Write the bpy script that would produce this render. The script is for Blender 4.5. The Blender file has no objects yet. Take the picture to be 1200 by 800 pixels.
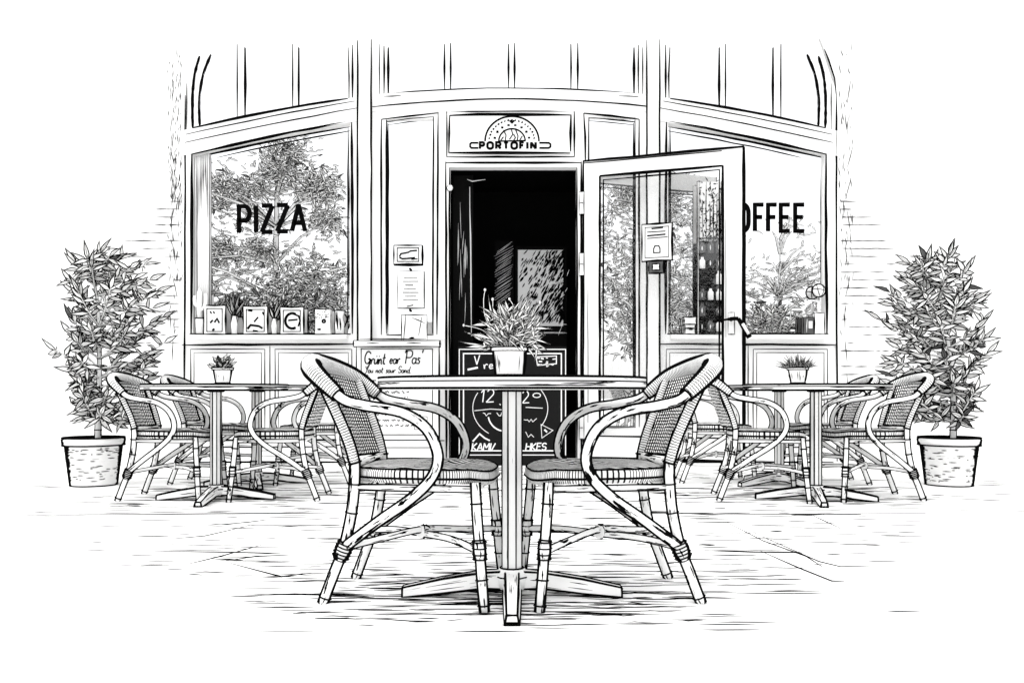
import bpy, math, random
from mathutils import Vector, Matrix
random.seed(11)
scene = bpy.context.scene
COL = scene.collection
F, CH, HZ = 1000.0, 0.70, 459.0          # focal length in photo pixels, eye height, horizon row
WY = 8.4                                  # distance of the shop front

def at(px, py, Y=WY, scaleY=None):
    k = (scaleY or WY) / F
    return Vector(((px - 600) * k, Y, CH - (py - HZ) * k))
def on_ground(px, py):
    Y = CH * F / (py - HZ)
    return Vector(((px - 600) * Y / F, Y, 0))

# ------------------------------------------------------------------ materials
def new_mat(name):
    m = bpy.data.materials.new(name); m.use_nodes = True
    nt = m.node_tree; nt.nodes.clear()
    return m, nt
class N:
    """tiny node builder"""
    def __init__(s, nt): s.nt = nt
    def node(s, t, **kw):
        n = s.nt.nodes.new(t)
        for k, v in kw.items(): setattr(n, k, v)
        return n
    def m(s, op, a, b=None, c=None):
        n = s.node('ShaderNodeMath', operation=op)
        for i, v in enumerate((a, b, c)):
            if v is None: continue
            if isinstance(v, (int, float)): n.inputs[i].default_value = v
            else: s.nt.links.new(v, n.inputs[i])
        return n.outputs[0]
    def step(s, v, lo, hi):
        n = s.node('ShaderNodeMapRange', interpolation_type='SMOOTHSTEP')
        s.nt.links.new(v, n.inputs[0]); n.inputs[1].default_value = lo; n.inputs[2].default_value = hi
        return n.outputs[0]
    def noise(s, vec, scale=(1, 1, 1), detail=2.0, rough=.5):
        mp = s.node('ShaderNodeMapping'); s.nt.links.new(vec, mp.inputs[0]); mp.inputs[3].default_value = scale
        n = s.node('ShaderNodeTexNoise'); s.nt.links.new(mp.outputs[0], n.inputs['Vector'])
        n.inputs['Scale'].default_value = 1; n.inputs['Detail'].default_value = detail; n.inputs['Roughness'].default_value = rough
        return n.outputs[0]
    def uv(s): return s.node('ShaderNodeUVMap').outputs[0]
    def sep(s, vec):
        n = s.node('ShaderNodeSeparateXYZ'); s.nt.links.new(vec, n.inputs[0]); return n.outputs
WHITE, INK, DARK = (.86, .86, .855, 1), (.003, .003, .003, 1), (.006, .006, .006, 1)
def finish(n, fac, white=WHITE, ink=INK):
    mix = n.node('ShaderNodeMix', data_type='RGBA')
    mix.inputs[6].default_value = white; mix.inputs[7].default_value = ink
    if fac is not None: n.nt.links.new(fac, mix.inputs[0])
    else: mix.inputs[0].default_value = 0
    d = n.node('ShaderNodeBsdfDiffuse'); n.nt.links.new(mix.outputs[2], d.inputs[0])
    o = n.node('ShaderNodeOutputMaterial'); n.nt.links.new(d.outputs[0], o.inputs[0])
def plain(name, col):
    m, nt = new_mat(name); n = N(nt)
    d = n.node('ShaderNodeBsdfDiffuse'); d.inputs[0].default_value = col
    o = n.node('ShaderNodeOutputMaterial'); nt.links.new(d.outputs[0], o.inputs[0]); return m
def thin_leaf(name, col):
    m, nt = new_mat(name); n = N(nt)
    d = n.node('ShaderNodeBsdfDiffuse'); d.inputs[0].default_value = col
    t = n.node('ShaderNodeBsdfTranslucent'); t.inputs[0].default_value = col
    x = n.node('ShaderNodeMixShader'); x.inputs[0].default_value = .3
    nt.links.new(d.outputs[0], x.inputs[1]); nt.links.new(t.outputs[0], x.inputs[2])
    o = n.node('ShaderNodeOutputMaterial'); nt.links.new(x.outputs[0], o.inputs[0]); return m
def rim_of(n, thr):
    lw = n.node('ShaderNodeLayerWeight'); lw.inputs[0].default_value = .5
    return n.step(lw.outputs[1], thr - .03, thr + .03)
def round_edge(n):
    """0 in the middle of a round bar, 1 at its contour, whichever way the bar runs (tangent = along the bar)"""
    g = n.node('ShaderNodeNewGeometry'); t = n.node('ShaderNodeTangent', direction_type='UV_MAP', uv_map='UVMap')
    def dot(a, b):
        d = n.node('ShaderNodeVectorMath', operation='DOT_PRODUCT'); n.nt.links.new(a, d.inputs[0]); n.nt.links.new(b, d.inputs[1]); return d.outputs['Value']
    vt = dot(g.outputs['Incoming'], t.outputs[0]); nv = n.m('ABSOLUTE', dot(g.outputs['Incoming'], g.outputs['Normal']))
    per = n.m('SQRT', n.m('MAXIMUM', n.m('SUBTRACT', 1.0, n.m('MULTIPLY', vt, vt)), .003))
    e = n.m('SUBTRACT', 1.0, n.m('DIVIDE', nv, per))
    return n.m('MULTIPLY', e, n.step(per, .05, .24))
def cane(name, thr, su, sv, cut, rim=True, bar=True):
    """pale cane or wood: dark contour where the round turns away, dark grain dashes running along it"""
    m, nt = new_mat(name); n = N(nt); uv = n.uv()
    g = n.noise(uv, (su, sv, 1), 3, .6)
    f = n.step(g, cut, cut + .03)
    if rim:
        g2 = n.noise(uv, (su * .6, sv * .4, 1), 1)
        if bar: e = round_edge(n)
        else:
            lw = n.node('ShaderNodeLayerWeight'); lw.inputs[0].default_value = .5; e = lw.outputs[1]
        v = n.m('ADD', e, n.m('MULTIPLY', n.m('SUBTRACT', g2, .5), .22))
        f = n.m('MAXIMUM', f, n.step(v, thr - .03, thr + .03))
    finish(n, f); return m
def weave(name, pu, pv, du, dv, rim=None, tone=.5):
    """woven rattan: dark gaps between pale strands both ways"""
    m, nt = new_mat(name); n = N(nt); uv = n.uv()
    s = n.sep(uv)
    w = n.noise(uv, (30, 30, 1), 2)
    big = n.noise(uv, (9, 7, 1), 2)
    def lines(c, p, duty):
        ph = n.m('FRACT', n.m('ADD', n.m('DIVIDE', c, p), n.m('MULTIPLY', w, .8)))
        tri = n.m('ABSOLUTE', n.m('SUBTRACT', ph, .5))
        lim = n.m('MULTIPLY', n.m('ADD', n.m('MULTIPLY', n.m('SUBTRACT', big, .5), .9), tone * 2), duty * .5)
        return n.step(n.m('SUBTRACT', lim, tri), -.06, .06)
    f = n.m('MAXIMUM', lines(s[0], pu, du), lines(s[1], pv, dv))
    if rim: f = n.m('MAXIMUM', f, n.step(round_edge(n), rim-.03, rim+.03))
    finish(n, f); return m
def glass_mirror(name, fac):
    m, nt = new_mat(name); n = N(nt)
    g = n.node('ShaderNodeBsdfGlossy'); g.inputs['Color'].default_value = (.95, .95, .95, 1); g.inputs['Roughness'].default_value = .0
    d = n.node('ShaderNodeBsdfDiffuse'); d.inputs[0].default_value = (.05, .05, .05, 1)
    x = n.node('ShaderNodeMixShader'); x.inputs[0].default_value = fac
    nt.links.new(d.outputs[0], x.inputs[1]); nt.links.new(g.outputs[0], x.inputs[2])
    o = n.node('ShaderNodeOutputMaterial'); nt.links.new(x.outputs[0], o.inputs[0]); return m
def glass_clear(name, fac):
    m, nt = new_mat(name); n = N(nt)
    g = n.node('ShaderNodeBsdfGlossy'); g.inputs['Roughness'].default_value = .0
    t = n.node('ShaderNodeBsdfTransparent'); x = n.node('ShaderNodeMixShader'); x.inputs[0].default_value = fac
    nt.links.new(t.outputs[0], x.inputs[1]); nt.links.new(g.outputs[0], x.inputs[2])
    o = n.node('ShaderNodeOutputMaterial'); nt.links.new(x.outputs[0], o.inputs[0]); return m
M = dict(
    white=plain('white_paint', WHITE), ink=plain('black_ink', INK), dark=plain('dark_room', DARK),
    slate=plain('chalkboard_slate', (.012, .012, .012, 1)), chalk=plain('white_chalk', (.8, .8, .8, 1)),
    grey=plain('grey_paint', (.09, .09, .09, 1)),
    cane_near=cane('cane_near', .235, 11, 8, .555), cane_far=cane('cane_far', .19, 10, 6, .59),
    weave_near=weave('weave_near', .0105, .0125, .52, .34, tone=.52), weave_far=weave('weave_far', .014, .022, .5, .32, tone=.52),
    roll_near=weave('roll_near', .009, .05, .36, .0, rim=.25, tone=.47), roll_far=weave('roll_far', .015, .06, .34, .0, rim=.2, tone=.47),
    seat_near=weave('seat_near', .05, .021, .0, .50, tone=.5), seat_far=weave('seat_far', .06, .05, .0, .45, tone=.5),
    band_near=weave('band_near', .06, .0085, .0, .34, tone=.5), band_far=weave('band_far', .06, .0135, .0, .34, tone=.5),
    wood=cane('pale_wood', .5, 5, 90, .66, rim=False), pot=cane('pot_clay', .62, 7, 110, .66, bar=False),
    potsmall=cane('pot_small', .58, 4, 30, .72, bar=False), trunk=cane('bark', .30, 14, 6, .60),
    leaf=thin_leaf('leaf_pale', (.88, .88, .87, 1)), leafd=plain('leaf_dark', (.10, .10, .10, 1)),  # leafd: darker tone for randomly picked leaves and the soil
    mirror=glass_mirror('window_glass', .93), clear=glass_clear('door_glass', .05),
    ground=plain('pale_pavement', (.86, .86, .855, 1)),
)

# ------------------------------------------------------------------ mesh builder
class MB:
    def __init__(s): s.v, s.f, s.fm, s.sm, s.uvs, s.slots = [], [], [], [], [], []
    def slot(s, mat):
        if mat not in s.slots: s.slots.append(mat)
        return s.slots.index(mat)
    def face(s, idx, mat, smooth=False, uv=None):
        s.f.append(tuple(idx)); s.fm.append(s.slot(mat)); s.sm.append(smooth); s.uvs.append(uv)
    def add(s, pts):
        b = len(s.v); s.v.extend(tuple(p) for p in pts); return b
    def box(s, lo, hi, mat):
        (a, b, c), (d, e, f) = lo, hi
        k = s.add([(a,b,c),(d,b,c),(d,e,c),(a,e,c),(a,b,f),(d,b,f),(d,e,f),(a,e,f)])
        for q in ((0,3,2,1),(4,5,6,7),(0,1,5,4),(1,2,6,5),(2,3,7,6),(3,0,4,7)):
            uv = [((s.v[k+i][0] + s.v[k+i][1]), s.v[k+i][2]) for i in q]
            s.face([k+i for i in q], mat, uv=uv)
    def boxi(s, lo, hi, mat, r, ends=True):
        """a box with inked edges"""
        s.box(lo, hi, mat)
        (a, b, c), (d, e, f) = lo, hi
        for y in (b, e):
            s.stroke([(a,y,c),(d,y,c)], r, 0); s.stroke([(a,y,f),(d,y,f)], r, 0)
            s.stroke([(a,y,c),(a,y,f)], r, 0); s.stroke([(d,y,c),(d,y,f)], r, 0)
        for x in (a, d):
            for z in (c, f): s.stroke([(x,b,z),(x,e,z)], r, 0)
    def prism(s, poly, y0, y1, mat):
        """poly of (x,z) counter-clockwise seen from -y; from y0 (front) to y1"""
        n = len(poly)
        k = s.add([(x, y0, z) for x, z in poly] + [(x, y1, z) for x, z in poly])
        s.face(range(k, k+n), mat, uv=[(x, z) for x, z in poly]); s.face(range(k+2*n-1, k+n-1, -1), mat, uv=[(x, z) for x, z in reversed(poly)])
        for i in range(n):
            j = (i+1) % n
            s.face((k+j, k+i, k+n+i, k+n+j), mat)
    def tube(s, pts, rad, mat, seg=10, cap=None, smooth=True, capmat=None):
        pts = [Vector(p) for p in pts]; n = len(pts)
        rad = [rad] * n if isinstance(rad, (int, float)) else rad
        tan = []
        for i in range(n):
            t = pts[min(i+1, n-1)] - pts[max(i-1, 0)]
            tan.append(t.normalized() if t.length > 1e-9 else Vector((0,0,1)))
        up = Vector((0,0,1)) if abs(tan[0].z) < .9 else Vector((1,0,0))
        nrm = (up - tan[0] * up.dot(tan[0])).normalized()
        rings, dist = [], 0
        for i in range(n):
            if i: 
                nrm = (nrm - tan[i] * nrm.dot(tan[i])).normalized(); dist += (pts[i]-pts[i-1]).length
            bi = tan[i].cross(nrm)
            rings.append((s.add([pts[i] + (nrm*math.cos(2*math.pi*a/seg) + bi*math.sin(2*math.pi*a/seg)) * rad[i] for a in range(seg)]), dist))
        for i in range(n-1):
            (a, da), (b, db) = rings[i], rings[i+1]
            for q in range(seg):
                w = (q+1) % seg
                s.face((a+q, a+w, b+w, b+q), mat, smooth, [(da, q/seg), (da, (q+1)/seg), (db, (q+1)/seg), (db, q/seg)])
        s.face([rings[0][0]+q for q in reversed(range(seg))], capmat or mat, False, [(0,0)]*seg)
        s.face([rings[-1][0]+q for q in range(seg)], capmat or mat, False, [(0,0)]*seg)
    def stroke(s, pts, r, wob=.0012, taper=.35, mat='ink', seg=4, step=.22):
        """one pen line: a thin black bead of slightly uneven width"""
        pts = [Vector(p) for p in pts]; out = []
        for i in range(len(pts)-1):
            a, b = pts[i], pts[i+1]; k = max(1, int((b-a).length/step))
            for j in range(k): out.append(a.lerp(b, j/k))
        out.append(pts[-1])
        n = len(out)
        if n == 2: out.insert(1, out[0].lerp(out[1], .5)); n = 3
        rr = []
        for i in range(n):
            e = min(i, n-1-i)
            q = taper if e == 0 else (1 if n < 4 or e > 1 else .85)
            rr.append(r * q * random.uniform(.8, 1.2))
            if 0 < i < n-1 and wob: out[i] = out[i] + Vector((random.gauss(0, wob), 0, random.gauss(0, wob)))
        s.tube(out, rr, mat, seg, smooth=False)
    def ring(s, c, axis, R, r, mat='ink', n=14):
        axis = Vector(axis).normalized(); u = axis.orthogonal().normalized(); w = axis.cross(u)
        pts = [Vector(c) + (u*math.cos(2*math.pi*i/n) + w*math.sin(2*math.pi*i/n))*R for i in range(n+1)]
        s.tube(pts, r, mat, 4, smooth=False)
    def lathe(s, prof, c, mat, seg=32, uvk=1.0, smooth=True):
        rows, d = [], 0
        for i, (r, z) in enumerate(prof):
            if i: d += math.hypot(r-prof[i-1][0], z-prof[i-1][1])
            rows.append((s.add([(c[0]+r*math.cos(2*math.pi*a/seg), c[1]+r*math.sin(2*math.pi*a/seg), c[2]+z) for a in range(seg)]), d))
        for i in range(len(prof)-1):
            (a, da), (b, db) = rows[i], rows[i+1]
            for q in range(seg):
                w = (q+1) % seg
                s.face((a+q, a+w, b+w, b+q), mat, smooth, [(q/seg*uvk, da), ((q+1)/seg*uvk, da), ((q+1)/seg*uvk, db), (q/seg*uvk, db)])
    def ribbon(s, pts, w, P, mat='ink', closed=False, h=.004):
        """flat band of width w along 2D pts, P maps (u, v, lift) to space"""
        n = len(pts); L, R = [], []
        for i in range(n):
            p = Vector(pts[i])
            a = Vector(pts[(i-1) % n]) if (closed or i > 0) else None
            b = Vector(pts[(i+1) % n]) if (closed or i < n-1) else None
            d1 = (p-a).normalized() if a is not None else (b-p).normalized()
            d2 = (b-p).normalized() if b is not None else d1
            n1 = Vector((-d1.y, d1.x)); n2 = Vector((-d2.y, d2.x)); m = n1+n2
            m = n1 if m.length < 1e-4 else m.normalized()
            k = min(1/max(.35, m.dot(n1)), 1.3)
            L.append(p + m*w/2*k); R.append(p - m*w/2*k)
        kb = s.add([P(q.x, q.y, 0) for q in L] + [P(q.x, q.y, 0) for q in R] + [P(q.x, q.y, h) for q in L] + [P(q.x, q.y, h) for q in R])
        for i in range(n if closed else n-1):
            j = (i+1) % n
            s.face((kb+2*n+i, kb+2*n+j, kb+3*n+j, kb+3*n+i), mat)
            s.face((kb+i, kb+j, kb+2*n+j, kb+2*n+i), mat); s.face((kb+n+i, kb+n+j, kb+3*n+j, kb+3*n+i), mat)
        if not closed:
            for i in (0, n-1): s.face((kb+i, kb+n+i, kb+3*n+i, kb+2*n+i), mat)
    def leaf(s, base, d, up, L, W, iw, fill='leaf', droop=.15, rib=.5, ink='ink'):
        d = Vector(d).normalized(); up = Vector(up); side = d.cross(up)
        if side.length < 1e-3: side = d.orthogonal()
        side.normalize(); nn = side.cross(d).normalized()
        ts = (0, .14, .34, .58, .82, 1); ws = (.06, .62, 1, .86, .42, .02)
        rows = []
        for t, w in zip(ts, ws):
            c = Vector(base) + d*L*t - nn*L*droop*t*t
            o = max(W*.5*w, iw*.35); i = max(o-iw, o*.08); q = min(iw*rib*.5, i*.5); f = nn*o*.25
            rows.append(s.add([c+side*o+f, c+side*i+f*.8, c+side*q, c-side*q, c-side*i+f*.8, c-side*o+f]))
        for a, b in zip(rows, rows[1:]):
            for k, mt in enumerate((ink, fill, ink if rib else fill, fill, ink)):
                s.face((a+k, a+k+1, b+k+1, b+k), mt)
    def build(s, name, parent=None, org=(0,0,0), loc=None, rotz=0):
        me = bpy.data.meshes.new(name)
        o3 = Vector(org)
        me.from_pydata([tuple(Vector(v)-o3) for v in s.v], [], s.f)
        for m in s.slots: me.materials.append(M[m])
        me.polygons.foreach_set('material_index', s.fm); me.polygons.foreach_set('use_smooth', s.sm)
        ul = me.uv_layers.new(name='UVMap'); i = 0; flat = []
        for f, uv in zip(s.f, s.uvs):
            for k in range(len(f)): flat.extend(uv[k] if uv else (0.0, 0.0))
        ul.data.foreach_set('uv', flat)
        me.update()
        ob = bpy.data.objects.new(name, me); COL.objects.link(ob)
        if parent is not None: ob.parent = parent
        else: ob.location = o3
        if loc is not None: ob.location = loc
        ob.rotation_euler.z = rotz
        return ob
def tag(o, label=None, cat=None, group=None, kind=None):
    for k, v in (('label', label), ('category', cat), ('group', group), ('kind', kind)):
        if v: o[k] = v
    return o
def thing(name, label, cat, loc=(0,0,0), rotz=0, group=None):
    o = bpy.data.objects.new(name, None); COL.objects.link(o)
    o.location = loc; o.rotation_euler.z = rotz; o.empty_display_size = .1
    return tag(o, label, cat, group)
def copy_tree(o, parent=None):
    c = o.copy(); COL.objects.link(c)
    if parent is not None: c.parent = parent
    for ch in list(o.children): copy_tree(ch, c)
    return c
def catmull(P, k=6):
    P = [Vector(p) for p in P]; out = []
    for i in range(len(P)-1):
        p0, p1, p2, p3 = P[max(i-1,0)], P[i], P[i+1], P[min(i+2,len(P)-1)]
        for j in range(k):
            t = j/k
            out.append(.5*((2*p1)+(p2-p0)*t+(2*p0-5*p1+4*p2-p3)*t*t+(3*p1-p0-3*p2+p3)*t**3))
    out.append(P[-1]); return out

# ------------------------------------------------------------------ stroke letters
def arc(cx, cy, rx, ry, a0, a1, n=10):
    return [(cx+rx*math.cos(math.radians(a0+(a1-a0)*i/n)), cy+ry*math.sin(math.radians(a0+(a1-a0)*i/n))) for i in range(n+1)]
GL = {
 'P': (.62, [[(0,0),(0,1),(.35,1)]+arc(.35,.73,.27,.27,90,-90)+[(0,.46)]]),
 'I': (.12, [[(.05,0),(.05,1)]]),
 'Z': (.6, [[(0,1),(.6,1),(0,0),(.6,0)]]),
 'A': (.7, [[(0,0),(.35,1),(.7,0)], [(.13,.3),(.57,.3)]]),
 'C': (.62, [arc(.31,.7,.31,.3,10,180)+arc(.31,.3,.31,.3,180,350)]),
 'O': (.66, [arc(.33,.67,.33,.33,0,180)+arc(.33,.33,.33,.33,180,360)+[(.66,.67)]]),
 'F': (.52, [[(.52,1),(0,1),(0,0)], [(0,.53),(.44,.53)]]),
 'E': (.54, [[(.54,1),(0,1),(0,0),(.54,0)], [(0,.53),(.46,.53)]]),
 'R': (.62, [[(0,0),(0,1),(.35,1)]+arc(.35,.73,.25,.27,90,-90)+[(0,.46)], [(.3,.46),(.62,0)]]),
 'T': (.62, [[(0,1),(.62,1)], [(.31,1),(.31,0)]]),
 'N': (.64, [[(0,0),(0,1),(.64,0),(.64,1)]]),
 'K': (.6, [[(0,0),(0,1)], [(.58,1),(.02,.45),(.6,0)]]),
 'M': (.8, [[(0,0),(.05,1),(.4,.3),(.75,1),(.8,0)]]),
 'H': (.62, [[(0,0),(0,1)], [(.62,0),(.62,1)], [(0,.5),(.62,.5)]]),
 'S': (.6, [arc(.3,.74,.28,.26,20,270)+arc(.3,.25,.28,.25,90,-160)]),
 'V': (.6, [[(0,1),(.28,0),(.62,1.1)]]),
 'Y': (.6, [[(0,1),(.3,.5)], [(.62,1.05),(.2,-.25)]]),
 'G': (.8, [[(.75,.85)]+arc(.4,.55,.38,.5,50,300)+[(.72,.3),(.66,.48),(.5,.42),(.74,.45),(.7,-.1),(.5,-.3)]]),
 'a': (.46, [arc(.2,.22,.2,.22,40,380), [(.42,.44),(.4,.1),(.48,0)]]),
 'r': (.4, [[(0,.42),(.06,0),(.1,.3),(.25,.46),(.4,.4)]]),
 'u': (.48, [[(0,.44),(.02,.1),(.16,0),(.36,.2),(.4,.44),(.4,.08),(.48,0)]]),
 'n': (.48, [[(0,.44),(.04,0),(.1,.3),(.26,.45),(.36,.3),(.38,.06),(.48,0)]]),
 't': (.36, [[(.14,.85),(.1,.1),(.22,0),(.34,.08)], [(-.04,.5),(.34,.54)]]),
 'e': (.42, [[(.02,.2),(.36,.26),(.3,.44),(.12,.42),(.02,.2),(.14,0),(.4,.08)]]),
 's': (.36, [[(.34,.4),(.14,.45),(.08,.32),(.3,.18),(.24,.02),(0,.03)]]),
 'o': (.42, [arc(.2,.22,.2,.22,0,360)]),
 'd': (.46, [arc(.2,.22,.2,.22,40,380), [(.44,.95),(.4,.1),(.48,0)]]),
 '1': (.3, [[(0,.75),(.2,1),(.18,0)]]),
 '2': (.55, [arc(.27,.72,.25,.28,160,-30)+[(0,0),(.58,.03)]]),
 '.': (.15, [[(.05,0),(.1,.05)]]), ',': (.15, [[(.1,.05),(.02,-.15)]]), "'": (.15, [[(.1,1.05),(.04,.8)]]), '/': (.4, [[(0,0),(.4,1)]]),
 ' ': (.35, []),
}
def write(mb, text, u, v, h, w, P, mat='ink', asp=1.0, gap=.2, slant=0, dy=0, hh=.004):
    """text from (u, v) baseline, height h, pen width w, P maps to space; dy = rise per unit length"""
    x = u
    for ch in text:
        adv, strokes = GL[ch]
        for st in strokes:
            pts = [(x + (a*asp + slant*b)*h, v + b*h + dy*(x-u)) for a, b in st]
            clean = [pts[0]]
            for p in pts[1:]:
                if math.hypot(p[0]-clean[-1][0], p[1]-clean[-1][1]) > 1e-5: clean.append(p)
            runs, cur = [], [clean[0]]
            for a_, b_, c_ in zip(clean, clean[1:], clean[2:]):            # sharp corners: separate strokes that meet there
                cur.append(b_); u1 = (Vector(b_)-Vector(a_)).normalized(); u2 = (Vector(c_)-Vector(b_)).normalized()
                if u1.dot(u2) < -.05: runs.append(cur); cur = [b_]
            cur.append(clean[-1]); runs.append(cur)
            for k_, run in enumerate(runs): mb.ribbon(run, w, P, mat, h=hh+.0004*k_)
        x += (adv*asp + gap)*h
    return x
def scrawl(mb, u0, u1, v, h, w, P, mat='ink', seed=0, gapp=.25):
    """a line of unreadable handwriting"""
    rnd = random.Random(seed); x = u0; word = []
    while x < u1:
        word.append((x, v + rnd.choice((0, .5, .9, .45)) * h * rnd.uniform(.7, 1.1))); x += h * rnd.uniform(.25, .5)
        if len(word) > 3 and rnd.random() < gapp:
            mb.ribbon(word, w, P, mat); word = []; x += h * .5
    if len(word) > 1: mb.ribbon(word, w, P, mat)

# ------------------------------------------------------------------ ground
g = MB(); k = g.add([(-90,-70,0),(90,-70,0),(90,60,0),(-90,60,0)]); g.face((k,k+1,k+2,k+3), 'ground')
tag(g.build('ground'), kind='structure')
g = MB()
rg = random.Random(5)
n = 0
while n < 800:
    Y = rg.uniform(2.55, 7.9); lim = .75 + max(0, Y-2.6)*.95
    if Y > 5.6: lim = min(lim, 2.9)
    if rg.random() < (Y-2.5)/9: continue
    x = rg.gauss(0, lim*.55)
    if abs(x) > lim: continue
    l = rg.uniform(.05, .26) * (.6 + Y*.12)
    pts = [(x + l*(t-.5), Y + rg.gauss(0, .004), .0015) for t in (0, .3, .65, 1)]
    g.stroke(pts, rg.uniform(.0013, .0024) * (.6+Y*.15), 0, .2, step=1); n += 1
for cx_, cy_, sx_, sy_, cnt in ((0,2.95,.62,.26,140), (-1.93,5.75,.75,.45,80), (1.98,5.75,.75,.45,80)):     # ink hatching that draws the shade under the tables onto the paving
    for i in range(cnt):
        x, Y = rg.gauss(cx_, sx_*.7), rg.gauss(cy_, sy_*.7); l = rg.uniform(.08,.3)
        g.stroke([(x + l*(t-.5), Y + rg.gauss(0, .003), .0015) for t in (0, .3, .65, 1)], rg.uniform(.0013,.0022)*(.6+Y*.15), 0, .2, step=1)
def gl(pp, r=.003):
    g.stroke([on_ground(*p) + Vector((0,0,.002)) for p in pp], r, .0, .3, step=.5)
gl([(85,602),(200,602.5),(330,601.5),(400,602)], .005); gl([(700,601),(800,602),(930,602.5),(1085,601.5)], .005)
gl([(850,611),(895,634),(945,652),(965,665)]); gl([(885,625),(960,658),(985,664),(1030,663)]); gl([(890,645),(935,665),(975,681),(990,681)])
gl([(825,645),(880,647),(940,648)]); gl([(950,603),(985,619)]); gl([(240,616),(290,612),(320,608)]); gl([(195,632),(240,628),(300,614)])
gl([(220,661),(258,652),(312,637)]); gl([(265,657),(300,652),(345,650)]); gl([(270,660),(330,676),(365,671)]); gl([(180,646),(260,647),(330,648)])
for yy in (567, 569.5, 571.5):
    gl([(30+rg.uniform(0,25), yy), (76, yy-.5)], .0035); gl([(1146, yy-3), (1188-rg.uniform(0,25), yy-2.5)], .0035)
gl([(145,574),(200,573),(290,574)], .004); gl([(985,572),(1040,571),(1078,572)], .004)
tag(g.build('joints_and_shade_hatch'), kind='structure')

# ------------------------------------------------------------------ shop front
ORG = (0, WY, 0)
shop = thing('shop_front', 'white pizza and coffee shop front with tall arched windows, sign and open glass door', 'shop', ORG)
T1, T2, T3 = .0062, .0098, .0140           # pen widths on the shop front
def L(mb, pp, r=T2, Y=WY-.004, wob=.0015, taper=.4): mb.stroke([at(x, y, Y) for x, y in pp], r, wob, taper)
def poly(mb, pp, y0, y1, mat='white'):
    q = [(at(x, y).x, at(x, y).z) for x, y in pp]
    a = sum(q[i][0]*q[(i+1) % len(q)][1] - q[(i+1) % len(q)][0]*q[i][1] for i in range(len(q)))
    mb.prism(q if a > 0 else q[::-1], y0, y1, mat)
def rect(mb, x0, y0, x1, y1, ya, yb, mat='white'): poly(mb, [(x0,y1),(x1,y1),(x1,y0),(x0,y0)], ya, yb, mat)
def rline(mb, x0, y0, x1, y1, r=T2, Y=WY-.004):
    for p in ([(x0,y0),(x1,y0)], [(x1,y0),(x1,y1)], [(x1,y1),(x0,y1)], [(x0,y1),(x0,y0)]): L(mb, p, r, Y)
GY = HZ + CH*F/WY                          # row where the wall meets the ground
FR = WY                                    # front of the frame; the wall stands 4 cm proud, the glass lies 7 cm back
WF = WY
def put(mb, name, parent=None): return mb.build(name, parent or shop, ORG)

for side in (0, 1):                        # brick wall wings
    w = MB()
    X = (lambda x: x) if side == 0 else (lambda x: 1197 - x)
    poly(w, [(X(-900),GY),(X(217),GY),(X(217),112),(X(219),92),(X(226),70),(X(236),45),(X(600-3*side),45),(X(600-3*side),-600),(X(-900),-600)], WY+.002, WY+.4)
    yw = WF - .002
    L(w, [(X(217),112),(X(217),300),(X(216),470),(X(216),GY-2)], T2, yw)
    if side: L(w, [(X(217),112),(X(219),92),(X(226),70),(X(231),58)], T2, yw)
    rw = random.Random(3+side)
    for i in range(150 if side == 0 else 70):                          # ink hatch painting the shading of the rough reveal beside the frame
        x = rw.uniform(197, 213); y = min(rw.gauss(190, 85), 330) if rw.random() < .75 else rw.uniform(60, 420)
        if y < 62: continue
        h = rw.uniform(3, 12); L(w, [(X(x), y), (X(x+rw.uniform(-1.5, 2.5)), y-h)], rw.uniform(.0026, .0042), yw, 0, .3)
    for i in range(9 if side == 0 else 11): L(w, [(X(200+rw.uniform(-3,8)), 95+i*38), (X(200+rw.uniform(-3,8)), 120+i*38)], .0035, yw)
    for i in range(95):                                               # brick courses
        y = 236 + 9.2*rw.randrange(0, 24); x = rw.uniform(205-min(85, (y-225)*1.2), 205) if side == 0 else rw.uniform(205-min(60,(y-225)*1.2), 205)
        l = rw.uniform(5, 24); L(w, [(X(x), y), (X(min(x+l, 212)), y+rw.uniform(-.4,.4))], rw.uniform(.0028, .0044), yw, 0, .3)
    put(w, 'brick_wall')

for x0, x1 in ((420, 436), (757, 772)):
    p = MB(); rect(p, x0, -500, x1, GY, WY-.05, WY+.12)
    L(p, [(x0,50),(x0,200),(x0,GY-1)], T2, WY-.052); L(p, [(x1,49),(x1,200),(x1,GY-1)], T2, WY-.052); put(p, 'post')

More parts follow.
